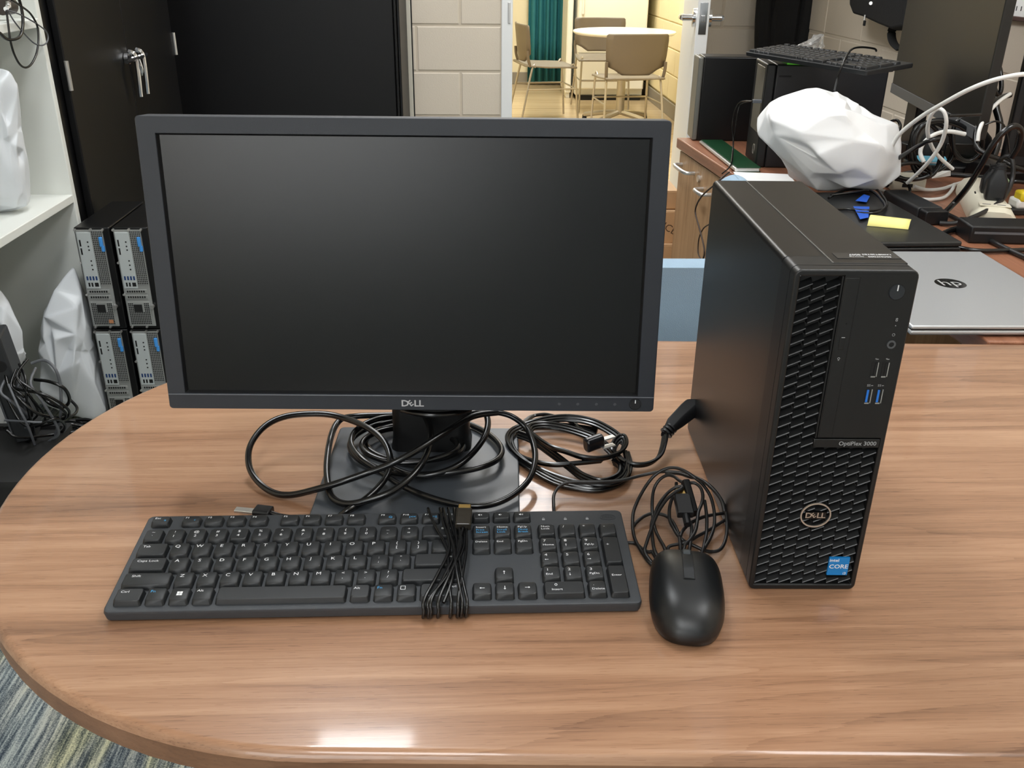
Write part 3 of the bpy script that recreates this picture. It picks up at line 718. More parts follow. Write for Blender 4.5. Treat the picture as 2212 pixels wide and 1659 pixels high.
# rings lying on the base around the neck
def ringpts(cx, cy, rx, ry, z, ph=0, n=14, wob=4):
    return [zc(cx+rx*math.cos(a)+wob*math.sin(3*a+ph), cy+ry*math.sin(a)+wob*.5*math.cos(2*a+ph), z+.003*math.sin(2*a+ph)) for a in [2*pi*k/n for k in range(n)]]
cable('cord', ringpts(895, 958, 104, 40, .014, .3), .0032, M_cable, mc, closed=True)
cable('cord', ringpts(885, 962, 100, 38, .021, 1.4), .0031, M_cable, mc, closed=True)
cable('cord', ringpts(920, 966, 162, 62, .0145, .2, 16, 6), .0033, M_cable, mc, closed=True)
cable('cord', [zc(*q) for q in [(1050, 892, .045), (1054, 915, .04), (1046, 945, .034), (1020, 980, .026), (985, 1008, .02), (940, 1024, .016), (890, 1026, .014), (845, 1010, .014)]], .0034, M_cable, mc)
cable('cord', [zc(*q) for q in [(870, 886, .075), (900, 893, .078), (940, 897, .078), (985, 893, .076), (1015, 884, .074)]], .0034, M_cable, mc)
# plug lying behind the keyboard on the left
pgx = at(548, 1102, .008)
pg = thing('cord_plug', 'small black plug with one silver prong behind the keyboard', 'plug', (0, 0, 0))
a0, a1, a2 = at(509, 1101, .010), at(551, 1105, .010), at(586, 1109, .010)
MB().tube([a1+Vector((0, 0, 0)), a1*.5+a2*.5, a2], .007, 12, prof=rrect(.015, .010, .003)).build('plug_body', M_black, pg, smooth=True, bevel=.001)
MB().tube([a0, a1], .003, 8, prof=rrect(.0075, .0030, .001)).build('prong', M_steel, pg)
cable('cord', [a2, at(610, 1116, .008), at(660, 1122, .006)], .0028, M_cable, pg)

# ================================================================ DESKTOP TOWER (on the table)
TX, TY, TW_ = .3191, .0309, -.0326
W, D, H = .0926, .2928, .290
tw = thing('desktop_tower', 'black small-form desktop computer standing on the table beside the mouse', 'computer', (TX, TY, 0), TW_)
prof = rrect(W, H, .0045, 5, W/2, H/2)
cs = MB().loft([[(x+0, y, z) for x, z in prof] for y in (.034, D)]); cs.build('case', M_case, tw, smooth=True, angle=40)
# top cover plate beyond the seam, label recess
MB().box((.0336, .0165, H-.0015), (W-.003, D-.004, H+.0004)).build('top_cover', M_case, tw, bevel=.0003)
MB().box((.0326, .0165, H-.001), (.0334, D-.002, H+.0006)).build('seam_edge', mat('seam_metal', (120, 120, 118), .3, metal=.6), tw)
lb = MB().box((.040, .027, H+.0003), (.089, .041, H+.0007)).build('asset_label', mat('label_black', (40, 40, 40), .35), tw)
TOPM = T(0, 0, H+.0007) @ Matrix.Rotation(pi, 4, 'Z')
glyphs('label_text', [('05CH7G03', -.0735, -.0312, .0040, .95, 0), ('1X00BTSBTB3', -.0735, -.0370, .0040, .95, 0), ('Service Tag', -.0560, -.0312, .0026, .9, 0), ('0507', -.0560, -.0362, .0050, .9, 0)], M_white, lb, TOPM, .0001, .012)
# front bezel: rim, back plate, upper right panel
FM = FRONT                                              # XY -> front face, z out toward the viewer (-y)
bezel = MB()
outb = rrect(W, H, .0055, 5, W/2, H/2)
innb = [(.0048 if x < W/2 else .0886, .0056 if y < H/2 else .2850) for x, y in outb]
bezel.ring(outb, innb, -.012, 0, FM)
bz = bezel.build('front_bezel', M_bezel, tw, bevel=.0012, seg=2)
sk = MB().loft([[(x*(1 if True else 0), -z, y) for x, y in outb] for z in (-.0345, -.0118)]); sk.build('bezel_skirt', M_bezel, tw, smooth=True, angle=40)
MB().box((.004, .0070, .005), (.089, .0118, .286)).build('recess', M_dark, tw)
pn = MB().prism([(.0378, .1502), (.0904, .1502), (.0904, .2872), (.0378, .2872)], -.010, .0001, FM).build('upper_panel', M_bezel, tw)
MB().box((.0355, -.0004, .2852-.1352), (.0366, .01, .2852)).build('panel_rib', M_bezel, tw)
# optical drive door (slightly recessed line around it)
od = MB().box((.0382, -.0006, .1510), (.0488, .002, .2840)).build('drive_door', M_bezel, tw, bevel=.0003, seg=1)
MB().box((.0489, -.0003, .1502), (.0495, .002, .2850)).build('door_gap', M_dark, od)
MB().box((.0375, -.0003, .1502), (.0381, .002, .2850)).build('door_gap', M_dark, od)
MB().box((.0381, -.0003, .2842), (.0490, .002, .2850)).build('door_gap', M_dark, od)
ej = MB().box((.0417, -.0011, .2272), (.0450, 0, .2372)).build('eject_button', M_bezel, od, bevel=.0004)
for b in (((.0413, -.0008, .2268), (.0417, 0, .2376)), ((.0450, -.0008, .2268), (.0454, 0, .2376)), ((.0413, -.0008, .2266), (.0454, 0, .2270))): MB().box(*b).build('button_gap', M_dark, od)
MB().box((.0424, -.0013, .2367), (.0450, -.0010, .2373)).build('button_mark', M_greyp, od)
MB().cyl((.0444, -.0004, .2479), (.0444, -.0009, .2479), .0006, n=8).build('pin_hole', M_dark, od)
glyphs('disc_symbol', [('o', .0431, .2198, .0042, 1, 0), ('-', .0431, .2183, .0042, 1, 0)], M_greyp, od, T(0, -.0007, 0) @ FM, .0001)
# name strip
ns = MB().box((.0352, -.0004, .1412), (.0882, .004, .1488)).build('name_strip', M_bezel, tw, bevel=.0004, seg=1)
glyphs('model_name', [('OptiPlex 3000', .0704, .1450, .0052, 1.0, 0)], M_greyp, ns, T(0, -.0005, 0) @ FM @ Matrix.Shear('XZ', 4, (0, 0)), .0001, .012)
# grille: each sloping louver is a piece
PX, PZ = .01042, .00893
lv = {}
def louver(col, row, w):
    key = round(w, 5)
    if key not in lv:
        r = .0044; q = .0070
        v = [(0, 0, 0), (w, 0, r), (w, .0005, r+.0006), (0, .0005, .0006), (0, .0060, .0040), (w, .0060, r+.0040), (0, .0066, -.001), (w, .0066, r-.001)]
        o = MB().add(v, [(0, 1, 2, 3), (3, 2, 5, 4), (0, 6, 7, 1), (4, 5, 7, 6), (0, 3, 4, 6), (1, 7, 5, 2)]).build('grille_louver', M_louv, bz)
        lv[key] = o.data
    else:
        o = bpy.data.objects.new('grille_louver', lv[key]); C.objects.link(o); o.parent = bz
    o.location = (.0050+col*PX, .0012, .0062+row*PZ)
for row in range(31):
    for col in range(3): louver(col, row, .00985)
for row in range(15):
    for col in range(3, 8): louver(col, row, .00985)
# round maker badge
bd = MB().ring([(.0128*math.cos(a*pi/24), .0118*math.sin(a*pi/24)) for a in range(48)], [(.0117*math.cos(a*pi/24), .0107*math.sin(a*pi/24)) for a in range(48)], 0, .0012, FM @ T(.0470, .0770, 0)).build('round_badge', M_silverp, tw)
glyphs('maker_logo', dell(.0470, .0768, .0052), M_silverp, bd, T(0, -.0011, 0) @ FM, .0001, .015)
for (x, y, s) in ((.0470, .0768, 0),):
    MB().box((x-.0085, -.0009, y-.0032), (x+.0085, .002, y+.0032)).build('badge_plate', M_louv, bd)
# blue processor sticker
sk = MB().box((.0657, -.0008, .0161), (.0832, .001, .0341)).build('processor_sticker', M_sticker, tw)
glyphs('sticker_text', [('intel', .0700, .0315, .0042, 1.15, 0), ('CORE', .0745, .0250, .0058, 1.08, 0), ('i3', .0805, .0180, .0036, 1.1, 0)], M_white, sk, T(0, -.0009, 0) @ FM, .0001, .015)
# power button, jack, ports
pb = MB().cyl((.0779, .0, .2733), (.0779, -.0010, .2733), .0060, .0056, 32).build('power_button', mat('button_black', (40, 43, 47), .3), tw, smooth=True)
MB().ring([(.0066*math.cos(a*pi/16), .0066*math.sin(a*pi/16)) for a in range(32)], [(.0061*math.cos(a*pi/16), .0061*math.sin(a*pi/16)) for a in range(32)], 0, .0002, FM @ T(.0779, .2733, 0)).build('button_gap', M_dark, pb)
MB().box((.0775, -.0013, .2745), (.0783, -.0009, .2790)).build('power_mark', M_white, pb)
glyphs('activity_symbol', [('8', .0821, .2512, .0042, 1, 0)], M_greyp, tw, FM, .0002)
MB().cyl((.0821, 0, .2465), (.0821, -.0003, .2465), .0004, n=6).build('indicator', M_greyp, tw)
glyphs('headset_symbol', [('O', .0820, .2390, .0036, .9, .6)], M_greyp, tw, FM, .0002)
jk = MB().ring([(.0034*math.cos(a*pi/12), .0034*math.sin(a*pi/12)) for a in range(24)], [(.0020*math.cos(a*pi/12), .0020*math.sin(a*pi/12)) for a in range(24)], 0, .0008, FM @ T(.0816, .2312, 0)).build('audio_jack', mat('jack_ring', (78, 80, 82), .35), tw)
MB().cyl((.0816, -.0001, .2312), (.0816, -.0004, .2312), .0020, n=14).build('jack_hole', M_dark, jk)
for (x, z, tongue, nm) in ((.0726, .2102, M_dark, 'usb_port'), (.0808, .2102, M_steel, 'usb_port'), (.0717, .1873, M_usbblue, 'usb_port'), (.0802, .1873, M_usbblue, 'usb_port')):
    up_ = MB().box((x-.0026, -.0003, z-.0064), (x+.0026, .001, z+.0064)).build(nm, M_dark, tw)
    if tongue is M_usbblue: MB().box((x-.0019, -.0009, z-.0050), (x-.0003, 0, z+.0056)).build('port_tongue', tongue, up_)
    else: MB().box((x-.0004, -.0009, z-.0050), (x+.0008, 0, z+.0056)).build('port_tongue', M_dark, up_)
    MB().box((x+.0018, -.0007, z-.0060), (x+.0024, 0, z+.0060)).build('port_shell', M_steel, up_)
    MB().box((x-.0022, -.0009, z-.0064), (x+.0012, 0, z-.0055)).build('port_lip', M_steel, up_)
glyphs('usb_symbols', [('E', .0724, .2192, .0018, 1.4, pi/2), ('-', .0734, .2192, .005, 1.4, .1), ('E', .0806, .2192, .0018, 1.4, pi/2), ('-', .0816, .2192, .005, 1.4, .1), ('SS', .0706, .1965, .0026, 1.2, 0), ('-', .0732, .1968, .005, 1.2, .1), ('SS', .0789, .1965, .0026, 1.2, 0), ('-', .0815, .1968, .005, 1.2, .1)], M_greyp, tw, FM, .0002, .01)

# ================================================================ AC CORD
fl = []
for k in range(3):
    cx = (k-1)*.0030
    for i in range(5):
        a = pi/2+(-pi/2+pi*(i+.5)/5 if False else 0)
prof3 = [(-.0048, 0), (-.0042, .0016), (-.0030, .0020), (-.0016, .0013), (0, .0020), (.0016, .0013), (.0030, .0020), (.0042, .0016), (.0048, 0), (.0042, -.0016), (.0030, -.0020), (.0016, -.0013), (0, -.0020), (-.0016, -.0013), (-.0030, -.0020), (-.0042, -.0016)]
ac = thing('tower_power_cord', 'flat black power cord coiled between monitor base and tower', 'cable', (0, 0, 0))
def flat(pts, tw): cable('cord', [zc(*q) for q in pts], .004, M_cable, ac, k=6, prof=prof3, tw=tw)
flat([(1437, 940, .020), (1433, 962, .014), (1424, 986, .009), (1402, 1001, .007), (1372, 1004, .007), (1345, 994, .009), (1325, 975, .014), (1330, 955, .018), (1345, 945, .02), (1350, 960, .018), (1338, 978, .016), (1300, 990, .016), (1260, 988, .018), (1220, 975, .02), (1190, 965, .02), (1160, 945, .018), (1145, 930, .016), (1155, 920, .016), (1190, 919, .014), (1240, 930, .012), (1290, 950, .010), (1330, 985, .008), (1352, 1012, .006), (1345, 1038, .006), (1310, 1050, .006), (1260, 1045, .006), (1200, 1028, .006), (1140, 1000, .007), (1110, 975, .008), (1098, 950, .010), (1108, 932, .012), (1140, 918, .013), (1180, 907, .015), (1230, 903, .016), (1280, 912, .016), (1320, 932, .016), (1348, 955, .014)], .9)
flat([(1270, 940, .006), (1235, 912, .008), (1190, 897, .010), (1165, 896, .009), (1145, 902, .008), (1125, 922, .008), (1102, 948, .008), (1112, 980, .007), (1150, 1012, .006), (1200, 1040, .005), (1250, 1052, .005), (1300, 1054, .005), (1345, 1035, .006), (1358, 1005, .008), (1352, 975, .012)], .5)
flat([(1120, 938, .012), (1150, 950, .013), (1190, 978, .012), (1230, 1008, .010), (1260, 1030, .007), (1300, 1042, .006), (1335, 1030, .006), (1340, 1010, .006), (1325, 998, .006)], 1.2)
flat([(1300, 995, .012), (1250, 1000, .012), (1200, 1004, .010), (1160, 998, .008), (1125, 985, .006), (1105, 962, .006), (1118, 930, .006), (1170, 920, .006), (1240, 924, .006), (1290, 932, .007)], .8)
# folded plug with two blades
q0, q1 = at(1268, 962, .028), at(1301, 950, .030)
pl = MB().tube([q0+(q0-q1)*.1, q0*.5+q1*.5, q1], .008, 12, prof=rrect(.012, .016, .005)).build('plug', mat('plug_black', (22, 22, 24), .25), ac, smooth=True, bevel=.002)
for dy, dz in (((0, 0, .004)), ((0, 0, -.004))) if False else ((1, .006), (-1, -.004)):
    e0 = at(1299, 950 + (0 if dy > 0 else 18), .031 if dy > 0 else .024); e1 = at(1326, 942 + (0 if dy > 0 else 18), .031 if dy > 0 else .024)
    MB().tube([e0, e1], .003, 8, prof=rrect(.0066, .0018, .0008)).build('blade', M_steel, pl)
# IEC connector going into the back of the tower
i0, i1, i2 = at(1437, 938, .020), at(1460, 912, .030), at(1490, 885, .040)
cn = MB().loft([[Vector(c_)+Vector((x*s, 0, y*s)) for x, y in rrect(.021, .015, .005)] for c_, s in ((i0, .45), (i0*.6+i1*.4, .62), (i1, .95), (i2, 1.15), (i2+(i2-i1)*.3, 1.15))]).build('connector', M_black, ac, smooth=True)
for k in range(3):
    c_ = i0.lerp(i1, .05+.22*k); MB().tube([c_, c_+(i1-i0)*.1], .0075, 12).build('strain_relief', M_black, cn, smooth=True)

# ================================================================ KEYBOARD
KW, KD, K0, K1 = .4418, .1273, .0121, .0213
KA = math.atan2(K1-K0, KD)
def keyboard_proto(name, label, legends=True, plate=None):
    kb = thing(name, label, 'keyboard', (0, 0, 0))
    KM = T(0, 0, K0) @ Matrix.Rotation(KA, 4, 'X')       # plate space: y to the rear, z out of the plate
    L_ = KD/math.cos(KA)
    rr = lambda g, y0=0: rrect(KW-2*g, L_-2*g, .005, 4, 0, L_/2)
    body = MB().loft([[(x, y, z) for x, y in rr(g)] for g, z in ((.003, -.0105), (.0008, -.0095), (0, -.0030), (.0006, -.0008), (.0020, 0))], KM)
    body.build('base', plate or M_kb, kb, smooth=True, angle=40)
    for sx in (-1, 1):
        for y, h in ((.02, None), (.10, None)):
            z0 = -.0104; pt = KM @ Vector((sx*.17, y, z0)); MB().box((pt.x-.014, pt.y-.006, 0), (pt.x+.014, pt.y+.006, pt.z+.001)).build('rubber_foot', M_dark, kb)
    km = {}
    def key(x0, x1, y0, y1, leg=(), h=.0052):
        w, d = x1-x0, y1-y0; k_ = (round(w, 4), round(d, 4))
        if k_ not in km:
            def rg(ix, iy0, iy1, z, c):
                X, Y0, Y1 = w/2-ix, -d/2+iy0, d/2-iy1
                return [(-X+c, Y0, z), (X-c, Y0, z), (X, Y0+c, z), (X, Y1-c, z), (X-c, Y1, z), (-X+c, Y1, z), (-X, Y1-c, z), (-X, Y0+c, z)]
            o = MB().loft([rg(0, 0, 0, 0, .0014), rg(.0009, .0013, .0004, h-.0007, .0016), rg(.0014, .0018, .0009, h-.0002, .0016), rg(.0019, .0023, .0014, h, .0016)]).build('key', M_key, kb, smooth=True, angle=38)
            km[k_] = o.data
        else:
            o = bpy.data.objects.new('key', km[k_]); C.objects.link(o); o.parent = kb
        o.matrix_local = KM @ T((x0+x1)/2, (y0+y1)/2, .0001)
        if legends and leg:
            for mt, items in leg:
                glyphs('legend', [(t_, px*w/2*.78 if abs(px) <= 1 else px, py*d/2*.72+.0005, s, 1.2, 0, al) for (t_, px, py, s, al) in items], mt, o, T(0, 0, h), .00005, 0)
        return o
    U, X0 = .01905, -.2139
    G = .0026
    ys = [.0060, .0252, .0446, .0640, .0838]; kd = .0168
    FY0, FY1 = .1083, .1200
    wh = M_white
    def one(t_, s=.0050): return [(wh, [(t_, -.35, .45, s, 'CENTER')])]
    def two(a, b): return [(wh, [(a, -.1, .5, .0042, 'CENTER'), (b, -.1, -.42, .0042, 'CENTER')])]
    def left(t_, s=.0036, m=None): return [(m or wh, [(t_, -.85, .5, s, 'LEFT')])]
    def row(y, items, x=X0, d=kd):
        for (w, leg) in items:
            if leg is not None: key(x, x+w*U-G, y, y+d, leg)
            x += w*U
    row(ys[4], [(1, two('~', '`'))]+[(1, two(a, b)) for a, b in zip('!@#$%^&*()_+', '1234567890-=')]+[(2, [(wh, [('Backspace', .0, .5, .0034, 'LEFT')])])])
    row(ys[3], [(1.5, left('Tab'))]+[(1, one(c)) for c in 'QWERTYUIOP']+[(1, two('{', '[')), (1, two('}', ']')), (1.5, two('|', '\\'))])
    row(ys[2], [(1.75, left('Caps Lock'))]+[(1, one(c)) for c in 'ASDFGHJKL']+[(1, two(':', ';')), (1, two('"', "'")), (2.25, [(wh, [('Enter', .75, .5, .0034, 'CENTER')])])])
    row(ys[1], [(2.25, left('Shift'))]+[(1, one(c)) for c in 'ZXCVBNM']+[(1, two('<', ',')), (1, two('>', '.')), (1, two('?', '/')), (2.75, [(wh, [('Shift', .8, .5, .0034, 'CENTER')])])])
    win = [(wh, [])]
    row(ys[0], [(1.33, left('Ctrl')), (1, left('Fn', .0038, M_blue)), (1, []), (1, left('Alt')), (5.75, []), (1.02, left('Alt')), (1, left('Fn', .0038, M_blue)), (1, []), (1.9, [(wh, [('Ctrl', .8, .5, .0034, 'CENTER')])])])
    if legends:
        wx = X0+2.33*U+.0005; wk = [o for o in kb.children if o.name.startswith('key') and abs(o.location.x-(wx+.0085)) < .003 and o.location.y < .02]
        if wk:
            mb = MB()
            for dx in (-.0023, .0001):
                for dy in (-.0016, .0008): mb.box((dx, dy, .0052), (dx+.0021, dy+.0021, .00526))
            w_ = mb.build('legend', M_white, wk[0]); w_['kind'] = 'stuff'
        wx = X0+(1.33+3+5.75+2.02)*U; wk = [o for o in kb.children if o.name.startswith('key') and abs(o.location.x-(wx+.0085)) < .003 and o.location.y < .02]
        if wk: MB().ring(rrect(.0042, .0046, .0005, 3, -.003, .003), rrect(.0034, .0038, .0004, 3, -.003, .003), .0052, .00526).build('legend', M_white, wk[0])
    # function row
    fx = lambda i: X0+.0275+i*.0203+(i//4)*.0081
    key(X0, X0+.0172, FY0, FY1, [(wh, [('Esc', -.85, .35, .0034, 'LEFT')]), (M_blue, [('a', .6, -.3, .0042, 'CENTER')])])
    sym = {0: 'c', 8: 'Q', 9: '|<<', 10: '>||', 11: '>>|'}
    for i in range(12):
        lg = [(wh, [('F%d' % (i+1), -.85, .4, .0032, 'LEFT')])]
        if i in sym: lg.append((M_blue, [(sym[i], .5, -.3, .0036, 'CENTER')]))
        key(fx(i), fx(i)+.0172, FY0, FY1, lg)
    XN = .0795
    nav = [(('Insert', 'Print\nScreen'), ('Home', 'Scroll\nLock'), ('PgUp', 'Pause\nBreak')), ('Delete', 'End', 'PgDn')]
    for i, (a, b) in enumerate(nav[0]): key(XN+i*U, XN+(i+1)*U-G, ys[4], ys[4]+kd, [(wh, [(a, -.75, .62, .0033, 'LEFT')]), (M_blue, [(b, -.75, -.28, .0033, 'LEFT')])])
    for i, a in enumerate(nav[1]): key(XN+i*U, XN+(i+1)*U-G, ys[3], ys[3]+kd, left(a, .0033))
    arrow = lambda r: [(wh, [('-', 0, 0, .0065, 'CENTER')])]
    def arrow_mark(o, rot, x=0, y=.001, s=1):
        mb = MB(); Rm = T(x, y, .00526) @ Matrix.Rotation(rot, 4, 'Z') @ Matrix.Scale(s, 4)
        mb.add([(-.0022, -.00025, 0), (.001, -.00025, 0), (.001, .00025, 0), (-.0022, .00025, 0), (.0008, -.0011, 0), (.0022, 0, 0), (.0008, .0011, 0)], [(0, 1, 2, 3), (4, 5, 6)], Rm)
        mb.build('legend', M_white, o)
    def speaker_mark(o, bars, mute=False):
        mb = MB(); Rm = T(-.001, .0006, .00526) @ Matrix.Scale(.0016, 4)
        mb.add([(-1, -.4, 0), (-.5, -.4, 0), (0, -.9, 0), (0, .9, 0), (-.5, .4, 0), (-1, .4, 0)], [tuple(range(6))], Rm)
        for k in range(bars): mb.add([(.4+k*.6, -.4-k*.3, 0), (.62+k*.6, -.4-k*.3, 0), (.62+k*.6, .4+k*.3, 0), (.4+k*.6, .4+k*.3, 0)], [(0, 1, 2, 3)], Rm)
        if mute:
            for q in (-1, 1): mb.add([(.4, -.4*q, 0), (.6, -.5*q, 0), (1.3, .4*q, 0), (1.1, .5*q, 0)], [(0, 1, 2, 3)], Rm)
        mb.build('legend', M_white, o)
    def akey(x, y, rot, parent_leg=True):
        o = key(x, x+U-G, y, y+kd)
        if legends: arrow_mark(o, rot)
        return o
    for i in range(3):
        o = key(XN+i*U, XN+(i+1)*U-G, FY0, FY1)
        if legends: speaker_mark(o, (0, 1, 2)[i], i == 0)
    akey(XN+U, ys[1], pi/2); akey(XN, ys[0], pi); akey(XN+U, ys[0], -pi/2); akey(XN+2*U, ys[0], 0)
    XP = .1392; PU = .0187
    def np(c, r, t_, w=1, h=1, sub=None):
        it = [(t_, -.5, .5, .0044, 'CENTER')] if len(t_) == 1 else [(t_, -.8, .35, .0033, 'LEFT')]
        rot = {'^': pi/2, 'v': -pi/2, '<-': pi, '->': 0}.get(sub)
        if sub and rot is None: it.append((sub, -.8, -.42, .0033, 'LEFT'))
        o = key(XP+c*PU, XP+(c+w)*PU-G, ys[r], ys[r+h-1]+kd, [(wh, it)])
        if rot is not None and legends: arrow_mark(o, rot, -.003, -.0025, .75)
    np(0, 4, 'Num\nLock'); np(1, 4, '/'); np(2, 4, '*'); np(3, 4, '-')
    np(0, 3, '7', sub='Home'); np(1, 3, '8', sub='^'); np(2, 3, '9', sub='PgUp'); np(3, 2, '+', h=2)
    np(0, 2, '4', sub='<-'); np(1, 2, '5'); np(2, 2, '6', sub='->')
    np(0, 1, '1', sub='End'); np(1, 1, '2', sub='v'); np(2, 1, '3', sub='PgDn'); np(3, 0, 'Enter', h=2)
    np(0, 0, '0', w=2, sub='Insert'); np(2, 0, '.', sub='Delete')
    if legends:
        for i, x in enumerate((.146, .1665, .1870)):
            b_ = MB().ring(rrect(.0016, .0018, .0004, 3, 0, .0014), rrect(.0010, .0012, .0003, 3, 0, .0014), 0, .0001, KM @ T(x, .1135, .0001)); b_.box((-.0013, -.0012, 0), (.0013, .0008, .0001), KM @ T(x, .1135, .0001)); b_.build('lock_indicator', M_greyp, kb)
        e = MB().ring([(.0075*math.cos(a*pi/18), .0042*math.sin(a*pi/18)) for a in range(36)], [(.0070*math.cos(a*pi/18), .0038*math.sin(a*pi/18)) for a in range(36)], 0, .0003, KM @ T(.2065, .1155, 0)).build('embossed_badge', M_kb, kb)
        glyphs('embossed_logo', dell(.2065, .1155, .0030), M_key, e, KM, .0002)
    return kb, KM
kb, KM = keyboard_proto('keyboard', 'black keyboard on the table with its cable wrapped around it')
# cable wrapped round the keyboard, with the plug on top
rng = random.Random(3)
L_ = KD/math.cos(KA)
def kp(x, y, z): return KM @ Vector((x, y, z))
for i in range(8):
    xt = .045+i*.0042+rng.uniform(-.001, .001); xm = .057+i*.0024+rng.uniform(-.0015, .0015); xb = .040+i*.0050+rng.uniform(-.001, .001)
    if i in (0,): xt -= .006
    xb = [.062, .040, .071, .046, .075, .052, .044, .068][i]
    zt = .0075+.0012*(i % 3)
    pts = [kp(xt+.003, L_*.5, -.0115), kp(xt, L_+.001, -.0105), kp(xt, L_+.003, -.003), kp(xt, L_-.003, .0055), kp(xt*.7+xm*.3, L_*.8, zt), kp(xm, L_*.5, zt+.001), kp(xm*.5+xb*.5, L_*.22, zt), kp(xb, .002, .0055), kp(xb, -.004, -.001), kp(xb-.001, -.0035, -.0085), kp(xb, .01, -.0115)]
    pts = [Vector((p_.x, p_.y, max(p_.z, .0016))) for p_ in pts]
    cable('wrapped_cable', pts, .00145, M_cable, kb, k=5, n=8)
up0, up1 = kp(.0715, .089, .0115), kp(.0725, .1095, .0145)
dvn = (up1-up0)
MB().tube([up0, up0.lerp(up1, .1), up1], .006, 12, prof=rrect(.0145, .0085, .002)).build('usb_plug', mat('plug_smoke', (46, 42, 36), .18), kb, smooth=True, bevel=.0008)
MB().tube([up1, up1+dvn.normalized()*.006], .005, 8, prof=rrect(.0115, .0045, .0008)).build('usb_shell', M_gold, kb)
cable('wrapped_cable', [kp(.0715, .089, .0115), kp(.069, .075, .0105), kp(.066, .05, .0095), kp(.062, .02, .008), kp(.056, .0, .004)], .00145, M_cable, kb)
cable('wrapped_cable', [at(1197, 1112, .010), at(1196, 1092, .012), at(1197, 1068, .011), at(1210, 1050, .012), at(1235, 1041, .014), at(1290, 1041, .015), at(1340, 1038, .014), at(1390, 1026, .016), at(1430, 1019, .022), at(1475, 1022, .03), at(1520, 1040, .04), at(1555, 1075, .038), at(1565, 1105, .03)], .00165, M_cablem, kb, n=8)

# ================================================================ MOUSE
MXc, MYc, MYaw = .2600, .0125, -.17
ms = thing('mouse', 'black wired mouse on the table between keyboard and tower', 'mouse', (MXc, MYc, 0), MYaw)
ML, MW = .1135, .0625
def outline(s, n=64):
    out = []
    for k in range(n):
        a = 2*pi*k/n; c_, s_ = math.cos(a), math.sin(a)
        ex, ey = (.48, .50) if s_ > 0 else (.70, .82)
        x = math.copysign(abs(c_)**ex, c_)*MW/2; y = math.copysign(abs(s_)**ey, s_)*ML/2
        if y > 0: x *= 1-.07*(y/(ML/2))**2
        out.append((x*s, y*s if s == 1 else y*s))
    return out
def hump(y): 
    t_ = y/(ML/2)
    return .0335*(1-.24*max(0, t_)**1.5-.16*max(0, -t_)**2.4)
def shell(levels, zb):
    rg = []
    for s in levels:
        ring = []
        for x, y in outline(s):
            e = (1-min(1, s)**3.8)**.5 if s < 1 else 0
            ring.append((x, y, zb+(hump(y)-zb)*e))
        rg.append(ring)
    return rg
MB().loft(shell((.985, .99, 1.0, .997, .985, .965, .94, .9, .85, .78, .7, .6, .5, .38, .25, .12, .03), .009)[2:]).build('top_shell', M_mouse, ms, smooth=True, angle=80)
MB().loft([[(x, y, z) for x, y in outline(s)] for s, z in ((.93, .0008), (.965, .002), (.99, .007), (.985, .0095))]).build('base', mat('mouse_base', (14, 14, 15), .35), ms, smooth=True, angle=60)
# wheel slot with recessed sides and wheel
def top_z(x, y):
    lo, hi = 0, 1
    # invert the dome numerically
    best = .009
    r = 0
    for i in range(1, 101):
        s = i/100
        # superellipse radius test
        ex, ey = (.48, .50) if y > 0 else (.70, .82)
        if (abs(x)/(MW/2*s))**(2/ex)+(abs(y)/(ML/2*s))**(2/ey) <= 1:
            best = .009+(hump(y)-.009)*(1-s**3.8)**.5 if s < 1 else .009; break
    return best
slot = MB(); rows = []
ysl = [.0535, .051, .047, .042, .036, .030, .024, .018, .012, .006, 0, -.006, -.009]
for y in ysl: rows.append([(-.0052, y, top_z(-.0052, y)+.0006), (-.0052, y, top_z(0, y)-.004), (.0052, y, top_z(0, y)-.004), (.0052, y, top_z(.0052, y)+.0006)])
tray = MB()
for sx in (-1, 1):
    r_ = [[(sx*.0048, y, top_z(0, y)+.0006), (sx*.0041, y, top_z(0, y)+.0006), (sx*.0041, y, top_z(0, y)-.003), (sx*.0048, y, top_z(0, y)-.003)] for y in ysl]
    MB().loft(r_).build('slot_rim', M_dark, ms)
inl = [[(-.0041, y, top_z(0, y)+.0004), (.0041, y, top_z(0, y)+.0004), (.0041, y, top_z(0, y)-.003), (-.0041, y, top_z(0, y)-.003)] for y in ysl]
MB().loft([[(x, -.0090-d_, top_z(0, -.009)+z) for x, z in ((-.0048, .0006), (.0048, .0006), (.0048, -.003), (-.0048, -.003))] for d_ in (0, .0008)]).build('slot_rim', M_dark, ms)
MB().loft(inl).build('wheel_inlay', mat('mouse_inlay', (34, 37, 40), .22), ms)
wz = top_z(0, .034)-.0078
whl = MB().loft([[(x, .034+r_*math.cos(a*pi/16), wz+r_*math.sin(a*pi/16)) for a in range(32)] for x, r_ in ((-.0036, .0088), (-.003, .0098), (.003, .0098), (.0036, .0088))]).build('scroll_wheel', mat('wheel_rubber', (60, 66, 70), .3), ms, smooth=True)
# button split line ahead of the wheel
MB().loft([[(-.0004, y, top_z(0, y)+.0003), (.0004, y, top_z(0, y)+.0003), (.0004, y, top_z(0, y)-.001), (-.0004, y, top_z(0, y)-.001)] for y in (.0557, .053, .050)]).build('button_gap', M_dark, ms)
lg = T(0, -.030, 0)
